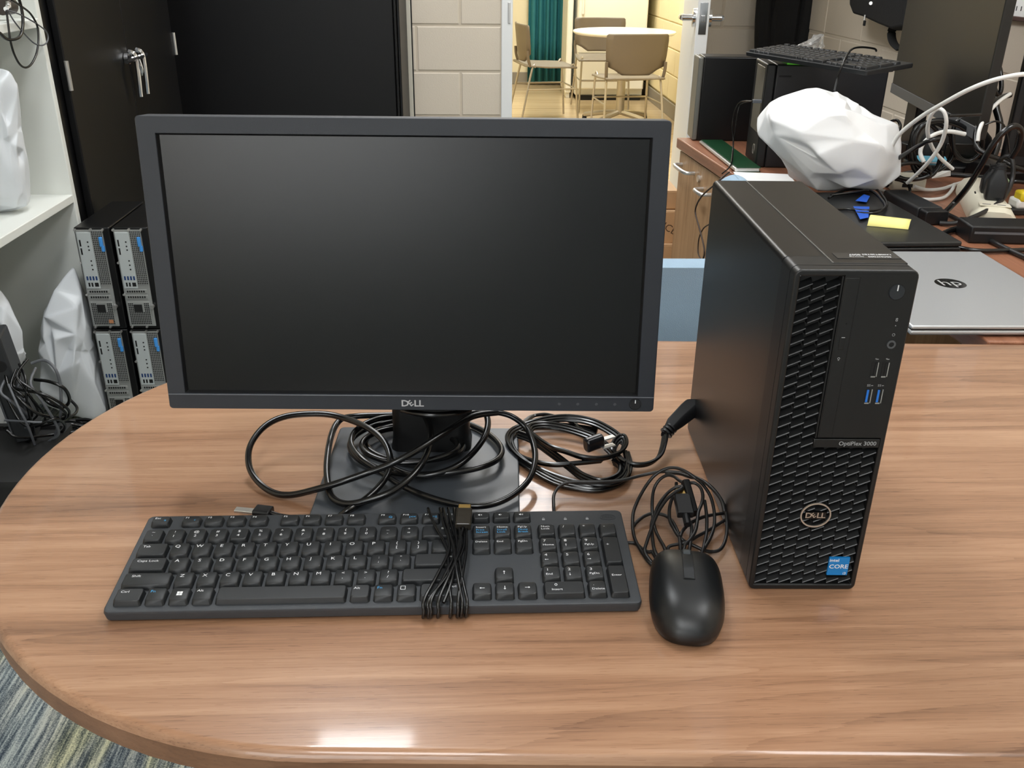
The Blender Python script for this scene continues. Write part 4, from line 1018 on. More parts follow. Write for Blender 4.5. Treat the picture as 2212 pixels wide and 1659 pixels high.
# mouse cable: loops standing behind it
inv = (Matrix.Translation((MXc, MYc, 0)) @ Matrix.Rotation(MYaw, 4, 'Z')).inverted()
def mcab(pts, nm='mouse_cable'):
    pts = list(pts)
    if pts[-1][1] > 1150: pts.append((pts[-1][0]+(650-pts[-1][0])*.18, pts[-1][1]+150, pts[-1][2]*.55))
    if 1200 < pts[0][1] < 1450: pts.insert(0, (pts[0][0]+(650-pts[0][0])*.18, pts[0][1]+150, pts[0][2]*.55))
    return cable(nm, [inv @ at(1380+x/6.9125, 1000+y/6.9125, z) for x, y, z in pts], .00165, M_cablem, ms, n=8)
mcab([(380, 1260, .012), (300, 1120, .010), (240, 980, .008), (205, 780, .008), (200, 560, .012), (230, 380, .018), (310, 250, .026), (420, 185, .032), (520, 200, .034), (600, 260, .036), (690, 300, .036), (830, 300, .036), (920, 370, .034), (955, 480, .03), (940, 600, .026), (890, 730, .024), (870, 880, .022), (840, 1020, .020), (760, 1150, .018), (680, 1240, .016)])
mcab([(330, 1600, .005), (190, 1520, .006), (83, 1389, .006), (-69, 1106, .006), (-90, 795, .008), (-28, 588, .012), (90, 370, .020), (210, 210, .028), (330, 120, .034), (450, 75, .038), (580, 80, .04), (720, 140, .04), (860, 240, .036), (960, 330, .032), (1060, 480, .026), (1110, 640, .02), (1130, 800, .016), (1120, 960, .013), (1060, 1130, .012), (980, 1270, .012)])
mcab([(-85, 960, .004), (-50, 905, .005), (0, 855, .006), (90, 790, .007), (200, 755, .008), (330, 765, .008), (420, 800, .008), (500, 870, .010), (560, 980, .012), (600, 1090, .014), (620, 1250, .016)])
mcab([(90, 1330, .012), (120, 1180, .014), (180, 1000, .018), (240, 840, .022), (320, 680, .026), (420, 540, .03), (540, 440, .034), (640, 380, .036), (640, 350, .036), (540, 370, .034), (420, 460, .030), (300, 620, .026), (230, 790, .02), (190, 920, .016), (200, 1100, .012), (230, 1290, .012)])
mcab([(560, 300, .03), (550, 450, .028), (490, 550, .024), (455, 700, .02), (465, 860, .016), (520, 980, .014), (580, 1080, .014), (640, 1140, .014), (700, 1180, .012), (830, 1240, .010), (960, 1300, .008), (1080, 1325, .006), (1200, 1300, .006), (1270, 1210, .006), (1310, 1060, .008), (1315, 880, .012), (1290, 700, .018), (1230, 550, .024), (1130, 410, .03), (1020, 310, .034), (900, 240, .036), (760, 210, .034), (600, 160, .03), (400, 150, .026)])
mcab([(620, 1100, .016), (650, 1020, .016), (740, 920, .015), (840, 860, .014), (940, 815, .012), (1080, 780, .010), (1240, 755, .008), (1340, 750, .006), (1380, 770, .006), (1340, 820, .006), (1240, 880, .008), (1100, 970, .010), (960, 1050, .012), (830, 1120, .014), (720, 1190, .014), (600, 1210, .012), (440, 1260, .010)])
mcab([(980, 560, .024), (1000, 680, .02), (1015, 850, .016), (1010, 1050, .012), (985, 1180, .012), (960, 1290, .012)])
mcab([(-200, 1190, .004), (-60, 1200, .004), (60, 1290, .004), (150, 1330, .005), (200, 1330, .006)])
mcab([(770, 880, .02), (790, 980, .018), (780, 1100, .017), (760, 1270, .016)])
u0, u1 = inv @ at(1380+700/6.9125, 1000+780/6.9125, .024), inv @ at(1380+640/6.9125, 1000+495/6.9125, .030)
MB().tube([u0, u0.lerp(u1, .5), u1], .005, 12, prof=rrect(.0155, .008, .0015)).build('usb_plug', M_black, ms, smooth=True, bevel=.0006)
MB().tube([u1, u1+(u1-u0).normalized()*.011], .004, 8, prof=rrect(.0085, .0045, .0006)).build('usb_shell', M_gold, ms)
MB().tube([u0+(u0-u1).normalized()*.012, u0], .0035, 10).build('strain_relief', M_black, ms, smooth=True)
b0, b1 = inv @ at(1380+690/6.9125, 1000+290/6.9125, .036), inv @ at(1380+820/6.9125, 1000+760/6.9125, .02)
MB().tube([b0, b0.lerp(b1, .3), b0.lerp(b1, .7), b1], .005, 10, prof=rrect(.007, .012, .002)).build('cable_tie', M_black, ms, smooth=True)

# ================================================================ BLUE CHAIRS BEHIND THE TABLE
def side_chair(label, loc, rz, top, bw, thick, rtop, sw=.44):
    """fabric chair; local front = -y, backrest front face at y=0"""
    t = thing('fabric_chair', label, 'chair', loc, rz, 'pale blue chairs')
    hb = top-FLOOR
    bk = rrect(bw, hb-.50, rtop, 7, 0, (hb+.50)/2)
    MB().loft([[(x*s, y, (z-(hb+.5)/2)*s2+(hb+.5)/2) for x, z in bk] for s, s2, y in ((.97, .985, 0), (.995, .997, .008), (1, 1, thick*.4), (.99, .995, thick*.85), (.95, .97, thick))]).build('backrest', M_fabric, t, smooth=True, angle=60)
    st = rrect(sw, .43, .05, 6, 0, -.235)
    MB().loft([[(x*s, (y+.235)*s-.235, z) for x, y in st] for s, z in ((.95, .40), (1, .41), (1, .445), (.96, .462))]).build('seat', M_fabric, t, smooth=True, angle=60)
    for sx in (-1, 1):
        MB().tube(catmull([(sx*sw*.42, thick*.6, .40), (sx*sw*.44, thick*.7, .2), (sx*sw*.46, .05, .008)], 4), .011, 10).build('leg', M_black, t, smooth=True)
        MB().tube(catmull([(sx*sw*.42, -.40, .40), (sx*sw*.44, -.42, .2), (sx*sw*.46, -.44, .008)], 4), .011, 10).build('leg', M_black, t, smooth=True)
        MB().tube([(sx*bw*.3, thick*.6, .42), (sx*bw*.3, thick*.6, .56)], .012, 10).build('back_post', M_black, t, smooth=True)
    return t
side_chair('pale blue fabric chair pushed up behind the table between monitor and tower', (.41, .735, FLOOR), -.02, .0655, .46, .05, .03)
cB = aty(1570, 374, 1.0)
side_chair('pale blue chair with a narrow rounded back behind the top of the tower', (cB.x+.012, 1.0, FLOOR), pi, cB.z, .062, .05, .033, .36)

# ================================================================ DESK AND CUPBOARD (right)
desk = thing('side_desk', 'long wood-grain desk top along the right wall, covered in clutter', 'desk', (0, 0, FLOOR))
dkp = [(.700, 2.20), (.823, .586), (1.585, .553), (1.585, 2.20)]
MB().prism(dkp, -FLOOR-.03, -FLOOR).build('worktop', M_desk, desk, bevel=.003)
for (x, y) in ((1.40, .70), (.90, .72)): MB().box((x-.025, y-.025, 0), (x+.025, y+.025, -FLOOR-.03)).build('leg', M_black, desk)
cr = thing('low_cupboard', 'light oak low cupboard with silver pulls under the side desk', 'cupboard', (.709, 2.185, FLOOR), .077)
hh = -FLOOR-.032
MB().box((.018, -.92, .0), (.70, 0, hh)).build('body', M_cred, cr, bevel=.002)
def crp(px, py):
    n_ = Vector((math.cos(.077), math.sin(.077), 0)); d = ray(px, py); o_ = Vector((.709, 2.185, 0))
    t_ = (o_-CAM).dot(n_)/d.dot(n_); w = CAM+d*t_-Vector((.709, 2.185, FLOOR)); ax = Vector((-math.sin(.077), math.cos(.077), 0)); return w.dot(ax), w.z
edges = [0, -crp(1474, 330)[0], None]
s1 = crp(1516, 350)[0]
yb = [-.003, s1, s1-.36, -.92]
for i in range(3):
    d_ = MB().box((0, yb[i+1]+.0015, .03), (.0175, yb[i]-.0015, hh-.004)).build('door', M_cred, cr, bevel=.0012)
    if i == 0: (ya, za), (yc, zc_) = crp(1474, 355), crp(1501, 369)
    elif i == 1: (ya, za), (yc, zc_) = crp(1519, 408), crp(1536, 420)
    else: ya, yc = yb[i]-.05, yb[i]-.16
    if i == 2: za = hh-.12
    MB().tube(catmull([(0, ya, za), (-.026, ya-.006, za), (-.03, (ya+yc)/2, za), (-.026, yc+.006, za), (0, yc, za)], 5), .0055, 10).build('pull_handle', M_steel, d_, smooth=True)
ly, lz2 = crp(1511, 386)
MB().cyl((.004, ly, lz2), (-.006, ly, lz2), .010, n=16).build('lock', M_steel, cr, smooth=True)
# wires hanging down in front of the cupboard
wi = thing('hanging_wire', 'thin dark wire hanging in front of the oak cupboard', 'cable', (0, 0, 0))
cable('wire', [at(1575, 372, .012), at(1560, 384, .008)]+[atx(x, y, .68) for x, y in ((1545, 398), (1515, 425), (1502, 455), (1510, 490), (1520, 530), (1521, 552), (1512, 575), (1505, 600))], .0022, mat('brown_wire', (52, 36, 28), .5), wi)
wi2 = thing('hanging_wire', 'second thin wire crossing near the tower side', 'cable', (0, 0, 0))
cable('wire', [atx(x, y, .685) for x, y in ((1535, 483), (1520, 493), (1510, 515), (1508, 545), (1514, 560), (1522, 580), (1520, 610))], .0018, mat('brown_wire', (52, 36, 28), .5), wi2)
# cardboard boxes beyond the cupboard
cy = 2.36
for i, (x, y0, y1, lab) in enumerate(((1449, 411, 450, 'topmost brown cardboard box beyond the oak cupboard'), (1446, 452, 540, 'tilted cardboard box with printed marks beyond the oak cupboard'), (1440, 520, 600, 'lowest cardboard box on the floor beyond the oak cupboard'))):
    zt, zb = aty(x, y0, cy).z, aty(x, y1, cy).z
    if i == 2: zb = FLOOR
    if i == 1: zb = aty(1440, 522, cy).z
    if i == 0: zb = aty(1446, 452, cy).z
    px_ = aty(1466-i*3, y0, cy).x
    bx_ = thing('cardboard_box', lab, 'box', (px_-.26, cy-.02*i, zb), 0, 'cardboard boxes by the cupboard')
    Mt = Matrix.Rotation(.0, 4, 'Y')
    MB().box((0, 0, 0), (.26, .3, zt-zb-.004), Mt).build('carton', M_card, bx_, bevel=.003)
    MB().box((.0, .001, zt-zb-.004), (.26, .29, zt-zb-.002), Mt).build('flap', mat('cardboard_flap', (208, 172, 132), .8), bx_, bevel=.001)
    if i > 0: glyphs('printed_marks', [('ICE' if i == 1 else 'IIII', .235, (zt-zb)*.45, .035, 1, -.5 if i == 1 else pi/2)], mat('print_dark', (90, 66, 46), .8), bx_, FRONT, .0005)

# ================================================================ THINGS ON THE SIDE DESK
DZ = 0.0
# narrow black computer at the far end
p = at(1494, 304, 0)
sp = thing('desktop_computer', 'narrow black computer with a silver front edge at the far end of the side desk', 'computer', (p.x, p.y, 0), -.06)
hs = aty(1500, 122, p.y).z
MB().box((.014, 0, 0), (.30, .09, hs)).build('case', M_case, sp, bevel=.004)
MB().box((0, -.002, 0.002), (.0145, .092, hs-.002)).build('front_bezel', mat('pc_silver', (120, 120, 114), .4, metal=.4), sp, bevel=.004)
# larger black tower
p = at(1641, 362, 0); ht = .256
bt = thing('desktop_computer', 'large black computer tower turned side-on behind the white bag', 'computer', (p.x, p.y, 0), -.1)
MB().box((.012, 0, 0), (.288, .155, ht)).build('case', mat('tower_black', (30, 30, 33), .38, bump=.05, bscale=1500), bt, bevel=.004)
bf = MB().box((-.012, -.001, 0), (.0115, .156, ht)).build('front_bezel', M_bezel, bt, bevel=.004)
MB().box((-.0135, .02, .085), (-.011, .12, ht-.01)).build('silver_strip', mat('strip_silver', (128, 122, 108), .4, metal=.4), bt, bevel=.001)
MB().box((.02, -.0008, ht-.03), (.05, .0005, ht-.026)).build('side_vent', M_dark, bt)
MB().ring([(.011*math.cos(a*pi/12), .013*math.sin(a*pi/12)) for a in range(24)], [(.0095*math.cos(a*pi/12), .0115*math.sin(a*pi/12)) for a in range(24)], 0, .001, T(-.013, .045, .040) @ Matrix.Rotation(-pi/2, 4, 'Z') @ FRONT).build('round_badge', M_silverp, bt)
# usb plug and its two thin leads
us = thing('usb_cable', 'thin lead plugged into the front of the large black tower', 'cable', (0, 0, 0))
fw = Matrix.Translation(bt.location) @ Matrix.Rotation(-.1, 4, 'Z')
u0 = fw @ Vector((-.014, .012, .165)); u1 = fw @ Vector((-.036, .012, .165))
MB().tube([u0, u1], .006, 8, prof=rrect(.014, .008, .0015)).build('usb_plug', mat('grey_plug', (90, 94, 100), .4), us, bevel=.0006)
cable('lead', [u1, aty(1600, 220, 1.86), aty(1588, 238, 1.87), aty(1582, 270, 1.87), aty(1584, 310, 1.86), at(1582, 345, .016), at(1575, 362, .012), at(1560, 375, .006)], .0018, M_cable, us)
cable('lead', [u1, aty(1601, 225, 1.84), aty(1593, 245, 1.84), aty(1588, 280, 1.84), aty(1583, 320, 1.84), at(1580, 350, .016)], .0014, M_cable, us)
# green notebook
A, B = at(1515, 302, .012), at(1592, 362, .012)
nbk = thing('notebook', 'green-covered notebook lying on the side desk below the towers', 'notebook', (0, 0, 0))
dn = (B-A).normalized(); sd_ = Vector((-dn.y, dn.x, 0)); sd_ = sd_ if sd_.x > 0 else -sd_
w2 = .062
def nq(g, z0, z1, a=0, b=0): 
    Q = [A+dn*g, B-dn*g, B-dn*g+sd_*(w2-g), A+dn*g+sd_*(w2-g)]
    return MB().prism([(q.x, q.y) for q in Q], z0, z1)
nq(0, .010, .0125).build('cover', M_green, nbk, bevel=.0006)
nq(.003, .002, .010).build('pages', M_paper, nbk)
nq(0, .0, .002).build('back_cover', M_green, nbk)
sp_ = MB().tube([A-sd_*.001+Vector((0, 0, -.006)), B-sd_*.001+Vector((0, 0, -.006))], .0045, 8).build('spine_coil', M_steel, nbk, smooth=True)
# white paper sheet
Pq = [at(1585, 361, .013), at(1703, 366, .013), at(1720, 392, .004), at(1600, 396, .004)]
pp = thing('paper_sheet', 'sheet of white paper sticking out below the white bag', 'paper', (0, 0, 0))
o = MB().prism([(q.x, q.y) for q in Pq], .0126, .0134).build('sheet', M_paper, pp)
o.location.z = -.012
# white bag on the desk
Yb = 1.42
bag('plastic_bag', 'large crumpled white bag on the side desk in front of the black tower', [aty(x, y, Yb) for x, y in ((1690, 205), (1712, 212), (1770, 189), (1830, 208), (1890, 250), (1930, 258), (1942, 308), (1928, 365), (1895, 410), (1830, 406), (1800, 418), (1760, 405), (1712, 392), (1700, 362), (1675, 328), (1640, 300), (1640, 250), (1665, 225))], aty(1785, 300, Yb), .11, M_bag, .020, 21, npt=150)
# keyboard on top of the tower with a lime pad below
zk = .285
a1, a2 = at(1614, 108, zk), at(1868, 148, zk)
dk = (a2-a1).normalized(); 
kb2, _ = keyboard_proto('keyboard', 'black keyboard laid across the top of the large black tower', legends=False, plate=M_key)
mid = (a1+a2)/2
kb2.location = (mid.x, mid.y, ht+.0125); kb2.rotation_euler = (.03, 0, math.atan2(dk.y, dk.x))
cable('keyboard_lead', [kb2.matrix_basis.inverted() @ q for q in (aty(1893, 110, 1.52), aty(1888, 105, 1.50), aty(1860, 102, 1.44), aty(1838, 108, 1.40), aty(1822, 135, 1.36), aty(1810, 165, 1.36), aty(1803, 195, 1.38))], .0022, M_cable, kb2)
lp = thing('note_pad', 'lime green note pad under the keyboard on the black tower', 'note pad', (fw @ Vector((.075, .026, ht)))[:], -.1)
MB().box((-.04, -.03, 0), (.05, .05, .011)).build('pad', M_lime, lp, bevel=.0006)
MB().box((-.039, -.029, .011), (.049, .049, .0118)).build('backing_sheet', M_black, lp)
# clear plastic bag behind the keyboard
cpb = bag('clear_bag', 'crumpled clear plastic film behind the keyboard on the far tower', [aty(x, y, 2.14) for x, y in ((1715, 104), (1738, 92), (1776, 71), (1780, 88), (1776, 108), (1740, 112))], aty(1750, 98, 2.14), .03, M_clear, .012, 2)
# black laptop with tape and a yellow note
lt = thing('closed_laptop', 'closed black laptop with blue tape and a yellow note on the side desk', 'laptop', (.835, 1.185, 0), .03)
MB().box((-.14, -.195, .004), (.14, .195, .017)).build('base', M_black, lt, bevel=.003)
MB().box((-.14, -.195, .0178), (.14, .195, .028)).build('lid', mat('laptop_black', (30, 31, 31), .38, bump=.06, bscale=1200), lt, bevel=.003)
for sx in (-1, 1):
    for sy in (-1, 1): MB().box((sx*.11-.012, sy*.17-.005, 0), (sx*.11+.012, sy*.17+.005, .0042)).build('rubber_foot', M_dark, lt)
Zl = .0285
nt_ = thing('sticky_note', 'curled yellow sticky note on the closed black laptop', 'note', (0, 0, 0))
g0, g1, g2, g3 = at(1873, 488, Zl), at(1962, 496, Zl), at(1968, 478, .034), at(1880, 468, .040)
MB().loft([[g0.lerp(g1, i/6)+Vector((0, 0, .0004+.008*math.sin(i/6*pi)*0)) for i in range(7)], [g0.lerp(g3, .5).lerp(g1.lerp(g2, .5), i/6)+Vector((0, 0, .008)) for i in range(7)], [g3.lerp(g2, i/6)+Vector((0, 0, .004)) for i in range(7)]], cap=False, closed=False).build('note_sheet', M_yellow, nt_, smooth=True).modifiers.new('s', 'SOLIDIFY').thickness = .0006
for lab, pts in (('blue tape tab nearer the yellow note', ((1843, 446), (1878, 447), (1876, 470), (1858, 474))), ('blue tape tab farther from the yellow note', ((1848, 434), (1866, 420), (1879, 424), (1872, 437)))):
    tt = thing('tape_tab', lab, 'tape', (0, 0, 0), 0, 'blue tape tabs on the black laptop')
    Q = [at(x, y, Zl+.004) for x, y in pts]
    MB().loft([[q for q in Q], [q+Vector((0, 0, .0006)) for q in Q]]).build('tape', M_tape, tt)
cl = thing('laptop_lead', 'black lead coiled on the closed black laptop under the tape', 'cable', (0, 0, 0))
cable('lead', [at(x, y, Zl+.003+dz) for x, y, dz in ((1790, 428, 0), (1815, 414, .004), (1850, 408, .004), (1890, 408, .004), (1908, 425, .004), (1916, 442, .003), (1905, 452, .002), (1870, 455, .001), (1835, 452, 0), (1805, 452, 0))], .0028, M_cable, cl)
cable('lead', [at(x, y, Zl+.003+dz) for x, y, dz in ((1795, 422, .003), (1840, 416, .008), (1880, 412, .008), (1905, 432, .008), (1912, 448, .006), (1890, 460, .003), (1850, 460, 0))], .0028, M_cable, cl)
# adapter brick lying beside it
b0, b1 = at(1932, 424, .016), at(2026, 472, .016)
ab = thing('power_adapter', 'long black power adapter beside the closed black laptop', 'adapter', (0, 0, 0))
MB().tube([b0, b0.lerp(b1, .82)], .02, 8, prof=rrect(.055, .030, .006)).build('housing', mat('adapter_black', (40, 41, 43), .4), ab, bevel=.002)
MB().tube([b0.lerp(b1, .83), b0.lerp(b1, .98)], .02, 8, prof=rrect(.050, .028, .006)).build('end_cap', M_black, ab, bevel=.002)
# silver laptop
sl = thing('silver_laptop', 'closed silver laptop at the right edge beside the tower', 'laptop', (.858, .784, 0), -.015)
LW, LD = .283, .368
MB().box((-LW/2, -LD/2, .003), (LW/2, LD/2, .0108)).build('base', M_alu, sl, bevel=.003)
MB().box((-LW/2+.001, -LD/2+.001, .0108), (LW/2-.001, LD/2-.001, .0118)).build('hinge_gap', M_dark, sl)
MB().box((-LW/2, -LD/2, .0118), (LW/2, LD/2, .0182)).build('lid', M_alu, sl, bevel=.0025)
for (x, w) in ((.087, .015), (.112, .015), (.063, .004)):
    u = MB().box((x-w/2, -LD/2-.0004, .005), (x+w/2, -LD/2+.002, .0096)).build('usb_port', M_dark, sl)
    if w > .01: MB().box((x-w/2+.002, -LD/2-.0007, .0055), (x+w/2-.002, -LD/2, .0066)).build('port_tongue', M_steel, u)
for sx in (-1, 1):
    for sy in (-1, 1): MB().box((sx*.11-.012, sy*.16-.005, 0), (sx*.11+.012, sy*.16+.005, .0032)).build('rubber_foot', M_dark, sl)
LM = T(.002, .004, .0182) @ Matrix.Rotation(0, 4, 'Z')
lg_ = MB().add([(.0245*math.cos(a*pi/20), .0245*math.sin(a*pi/20), 0) for a in range(40)], [tuple(range(40))], LM @ T(0, 0, .0002)).build('round_logo', mat('mirror_logo', (90, 92, 94), .12, metal=1), sl)
glyphs('logo_letters', [('hp', 0, .001, .038, .95, 0)], mat('logo_silver', (215, 217, 218), .3, metal=.5), lg_, LM @ Matrix.Shear('XZ', 4, (0, 0)), .0005, .0)

# ---- big monitor turned to the left
Pm, Qm = at(1924, 199, .15), at(2106, 302, .15)
m2 = thing('monitor', 'large dark monitor seen at an angle on the side desk', 'monitor', (Pm.x, Pm.y, 0), math.atan2((Qm-Pm).y, (Qm-Pm).x))
Lm = (Qm-Pm).length
MB().box((0, .0, .15), (Lm, .022, .62)).build('panel', M_mon2, m2, bevel=.003)
MB().box((.004, -.003, .15), (Lm-.004, 0, .176)).build('lower_bezel', mat('bezel_grey', (88, 90, 92), .4), m2, bevel=.0015)
MB().box((Lm*.22-.05, .02, .01), (Lm*.22+.05, .05, .4)).build('stand_neck', M_black, m2, bevel=.004)
MB().box((Lm*.22-.12, .0, 0), (Lm*.22+.12, .11, .012)).build('stand_base', M_black, m2, bevel=.004)
MB().box((Lm*.12, .022, .2), (Lm*.88, .045, .55)).build('rear_housing', M_black, m2, bevel=.01)
# ---- second monitor at the right edge
P3 = at(2166, 345, .06)
m3 = thing('monitor', 'black monitor cut by the right edge of the picture', 'monitor', (P3.x, P3.y, 0), -.25)
MB().box((0, 0, .045), (.52, .03, .40)).build('frame', M_black, m3, bevel=.004)
MB().box((.018, -.0015, .07), (.502, 0, .382)).build('screen', M_screen, m3)
MB().box((.20, .03, .0), (.30, .06, .3)).build('stand_neck', M_black, m3, bevel=.004)
MB().box((.12, -.03, 0), (.38, .14, .012)).build('stand_base', M_black, m3, bevel=.004)

# ---- things hung on the walls
bg = thing('black_bag', 'black zipped bag hanging on the right wall behind the monitor', 'bag', (0, 0, 0))
bo = [atx(x, y, 1.54) for x, y in ((1858, -60), (1856, 10), (1864, 30), (1885, 36), (1920, 52), (1955, 66), (1985, 60), (1990, -60))]
MB().loft([[Vector((1.54+dx, c0.y+(c.y-c0.y)*s, c0.z+(c.z-c0.z)*s)) for c in bo] for c0 in [sum((Vector(q) for q in bo), Vector())/len(bo)] for dx, s in ((.055, .9), (.045, 1), (-.03, 1), (-.045, .92))]).build('bag_body', M_coat, bg, smooth=True, bevel=.008)
zp = atx(1868, 36, 1.49); zq = atx(1867, 56, 1.49)
MB().box((zp.x-.003, zq.y-.004, zq.z), (zp.x+.003, zq.y+.010, zp.z-.012)).build('zip_pull', M_dark, bg, bevel=.002)
MB().cyl((zp.x, zp.y, zp.z-.012), (zp.x, zp.y, zp.z+.006), .003, n=8).build('zip_slider', M_steel, bg, smooth=True)
MB().cyl(atx(1881, 7, 1.496), atx(1881, 7, 1.490), .006, n=12).build('rivet', M_steel, bg, smooth=True)
cable('strap', [atx(x, y, 1.53) for x, y in ((1940, 50), (1928, 62), (1926, 80), (1932, 96), (1945, 108))], .012, M_coat, bg, prof=rrect(.03, .006, .002))
co = thing('black_coat', 'black coat hanging on the back wall beside the open door', 'coat', (0, 0, 0))
cx0, cx1, cz0 = aty(1641, 60, (YB-.11)).x, aty(1737, 60, (YB-.11)).x, aty(1680, 108, (YB-.11)).z
rows = []
for i in range(8):
    z = cz0-.35+i*.13; wv = 1-.03*i
    ring = []
    for k in range(28):
        a = 2*pi*k/28; x = (cx0+cx1)/2+(cx1-cx0)/2*math.copysign(abs(math.cos(a))**.6, math.cos(a))*wv+(.004 if False else .0); y = (YB-.09)+.06*math.sin(a)*(1+.25*math.sin(7*a+i*.7))
        ring.append((x+.008*math.sin(i*1.3), y, z))
    rows.append(ring)
MB().loft(rows).build('coat_body', M_coat, co, smooth=True)
for sx in (0, 1): MB().tube(catmull([(cx0+.02+sx*(cx1-cx0-.04), (YB-.11), cz0+.5), (cx0+.0+sx*(cx1-cx0), (YB-.13), cz0+.2), (cx0+.02+sx*(cx1-cx0-.04), (YB-.14), cz0-.05)], 4), .035, 10).build('sleeve', M_coat, co, smooth=True)
MB().tube(catmull([((cx0+cx1)/2, (YB-.01), cz0+.62), ((cx0+cx1)/2, (YB-.08), cz0+.60), ((cx0+cx1)/2, (YB-.09), cz0+.63)], 4), .006, 8).build('coat_hook', M_steel, co, smooth=True)
ca = thing('wall_calendar', 'white wall calendar with a dark lower edge on the right wall', 'calendar', (0, 0, 0))
c0, c1 = atx(2164, 31, 1.595), atx(2290, 50, 1.595)
MB().box((1.590, c1.y, c0.z), (1.597, c0.y, c0.z+.35)).build('sheet', M_paper, ca)
MB().box((1.586, c1.y, c0.z-.012), (1.598, c0.y, c0.z)).build('bottom_rail', mat('rail_brown', (80, 56, 52), .5), ca, bevel=.002)
for k in range(4):
    q = atx(2176+k*10, 17+k*.6, 1.5895); MB().box((1.5890, q.y-.0015, q.z-.006), (1.5899, q.y+.0015, q.z+.006)).build('date_mark', M_dark, ca)

# ================================================================ CABLE TANGLE AND SMALL GEAR
def lead(lab, pts, r, m, n=8):
    """pts: (px, py, Y) in the air or (px, py, None, z) on the desk"""
    t = thing('loose_cable', lab, 'cable', (0, 0, 0), 0, 'cables tangled on the side desk')
    cable('cable', [aty(q[0], q[1], q[2]) if q[2] is not None else at(q[0], q[1], q[3]) for q in pts], r, m, t, n=n); return t
lead('thick white cable sweeping up to the right monitor', [(1925, 318, 1.36), (1945, 288, 1.34), (1990, 252, 1.26), (2040, 222, 1.18), (2090, 195, 1.13), (2140, 175, 1.10), (2190, 163, 1.08), (2220, 160, 1.08)], .0043, M_wcable)
lead('white cable making a tall loop in the tangle', [(1960, 395, 1.36), (1985, 372, 1.32), (2010, 345, 1.28), (2033, 310, 1.26), (2044, 270, 1.24), (2040, 243, 1.24), (2027, 235, 1.25), (2013, 246, 1.26), (2004, 275, 1.28), (2008, 305, 1.30), (2025, 335, 1.32), (2058, 365, 1.34)], .0040, M_wcable)
lead('white cable arching behind the black headset', [(1996, 350, 1.33), (1988, 330, 1.34), (1996, 308, 1.34), (2020, 290, 1.34), (2050, 284, 1.34), (2085, 290, 1.34)], .0045, M_wcable)
lead('pale cable lying in front of the white box', [(1975, 403, None, .02), (2000, 410, None, .012), (2035, 408, None, .008), (2065, 398, None, .008), (2095, 390, None, .010)], .0043, M_wcable)
lead('pale cable curving along the desk toward the adapter', [(1988, 430, None, .006), (2015, 431, None, .006), (2040, 426, None, .006), (2055, 412, None, .008), (2062, 398, None, .010)], .0040, M_wcable)
lead('white cable running from under the white bag', [(1895, 408, None, .010), (1925, 418, None, .010), (1960, 428, None, .012)], .004, M_wcable)
lead('thick black cable rising from the adapter over the power strip', [(2032, 468, None, .016), (2060, 440, 1.26), (2090, 405, 1.23), (2115, 365, 1.20), (2140, 320, 1.18), (2165, 288, 1.17), (2192, 272, 1.17), (2206, 285, 1.18), (2200, 315, 1.19), (2185, 340, 1.20)], .0062, M_cable)
lead('black cable with grey sheen looping over the power strip plugs', [(2152, 360, 1.34), (2165, 342, 1.33), (2180, 338, 1.32), (2188, 355, 1.31), (2186, 390, 1.30), (2170, 425, 1.27), (2140, 450, 1.22), (2100, 470, 1.18), (2065, 482, None, .010), (2030, 482, None, .006)], .0048, M_cablem)
lead('black cable lying behind the silver laptop', [(2035, 507, None, .008), (2060, 496, None, .008), (2100, 487, None, .010), (2150, 481, None, .010), (2220, 481, None, .010)], .0065, M_cable)
lead('grey edged cable running along the desk to the right edge', [(2040, 460, None, .008), (2070, 475, None, .006), (2100, 498, None, .006), (2140, 520, None, .006), (2180, 540, None, .006), (2225, 560, None, .006)], .005, M_cablem)
lead('thin black cable between laptop and desk edge', [(2050, 512, None, .008), (2055, 528, None, .006), (2085, 538, None, .006), (2130, 542, None, .006), (2215, 540, None, .006)], .0045, M_cable)
lead('black cable running from the bag across the headset', [(1935, 345, 1.38), (1960, 330, 1.34), (1985, 315, 1.30), (2010, 303, 1.28), (2040, 300, 1.28)], .005, M_cable)
lead('black cable loop beside the white bag', [(1925, 262, 1.52), (1938, 260, 1.50), (1945, 272, 1.48), (1940, 285, 1.46), (1930, 296, 1.45)], .0034, M_cable)
lead('black loop behind the headset, left', [(1975, 320, 1.4), (1978, 295, 1.4), (1992, 272, 1.4), (2015, 262, 1.4), (2045, 262, 1.4), (2080, 275, 1.4), (2105, 300, 1.4)], .006, M_cable)
lead('black cable bundle hanging behind the monitors', [(2150, 125, 1.5), (2160, 150, 1.48), (2163, 190, 1.46), (2156, 205, 1.46), (2148, 190, 1.46), (2138, 160, 1.5)], .005, M_cable)
lead('paired black cable curving down left of the right monitor', [(2182, 205, 1.42), (2160, 212, 1.40), (2135, 232, 1.38), (2118, 260, 1.36), (2108, 290, 1.34), (2110, 318, 1.32), (2125, 330, 1.31)], .006, M_cable)
lead('white cable curving beside the paired black cable', [(2182, 203, 1.40), (2155, 222, 1.37), (2130, 250, 1.35), (2116, 280, 1.33), (2112, 305, 1.32)], .0042, M_wcable)
lead('thin black wire in front of the right monitor', [(2128, 270, 1.3), (2150, 262, 1.3), (2168, 270, 1.3), (2176, 295, 1.3), (2180, 330, 1.3)], .002, M_cable)
lead('black cable crossing behind the big monitor foot', [(2050, 250, 1.3), (2085, 249, 1.3), (2118, 247, 1.32)], .0035, M_cable)
lead('black cables dropping behind the big monitor', [(2140, 165, 1.5), (2148, 200, 1.5), (2152, 235, 1.48), (2160, 270, 1.46), (2155, 310, 1.44), (2145, 340, 1.42)], .008, M_cable)
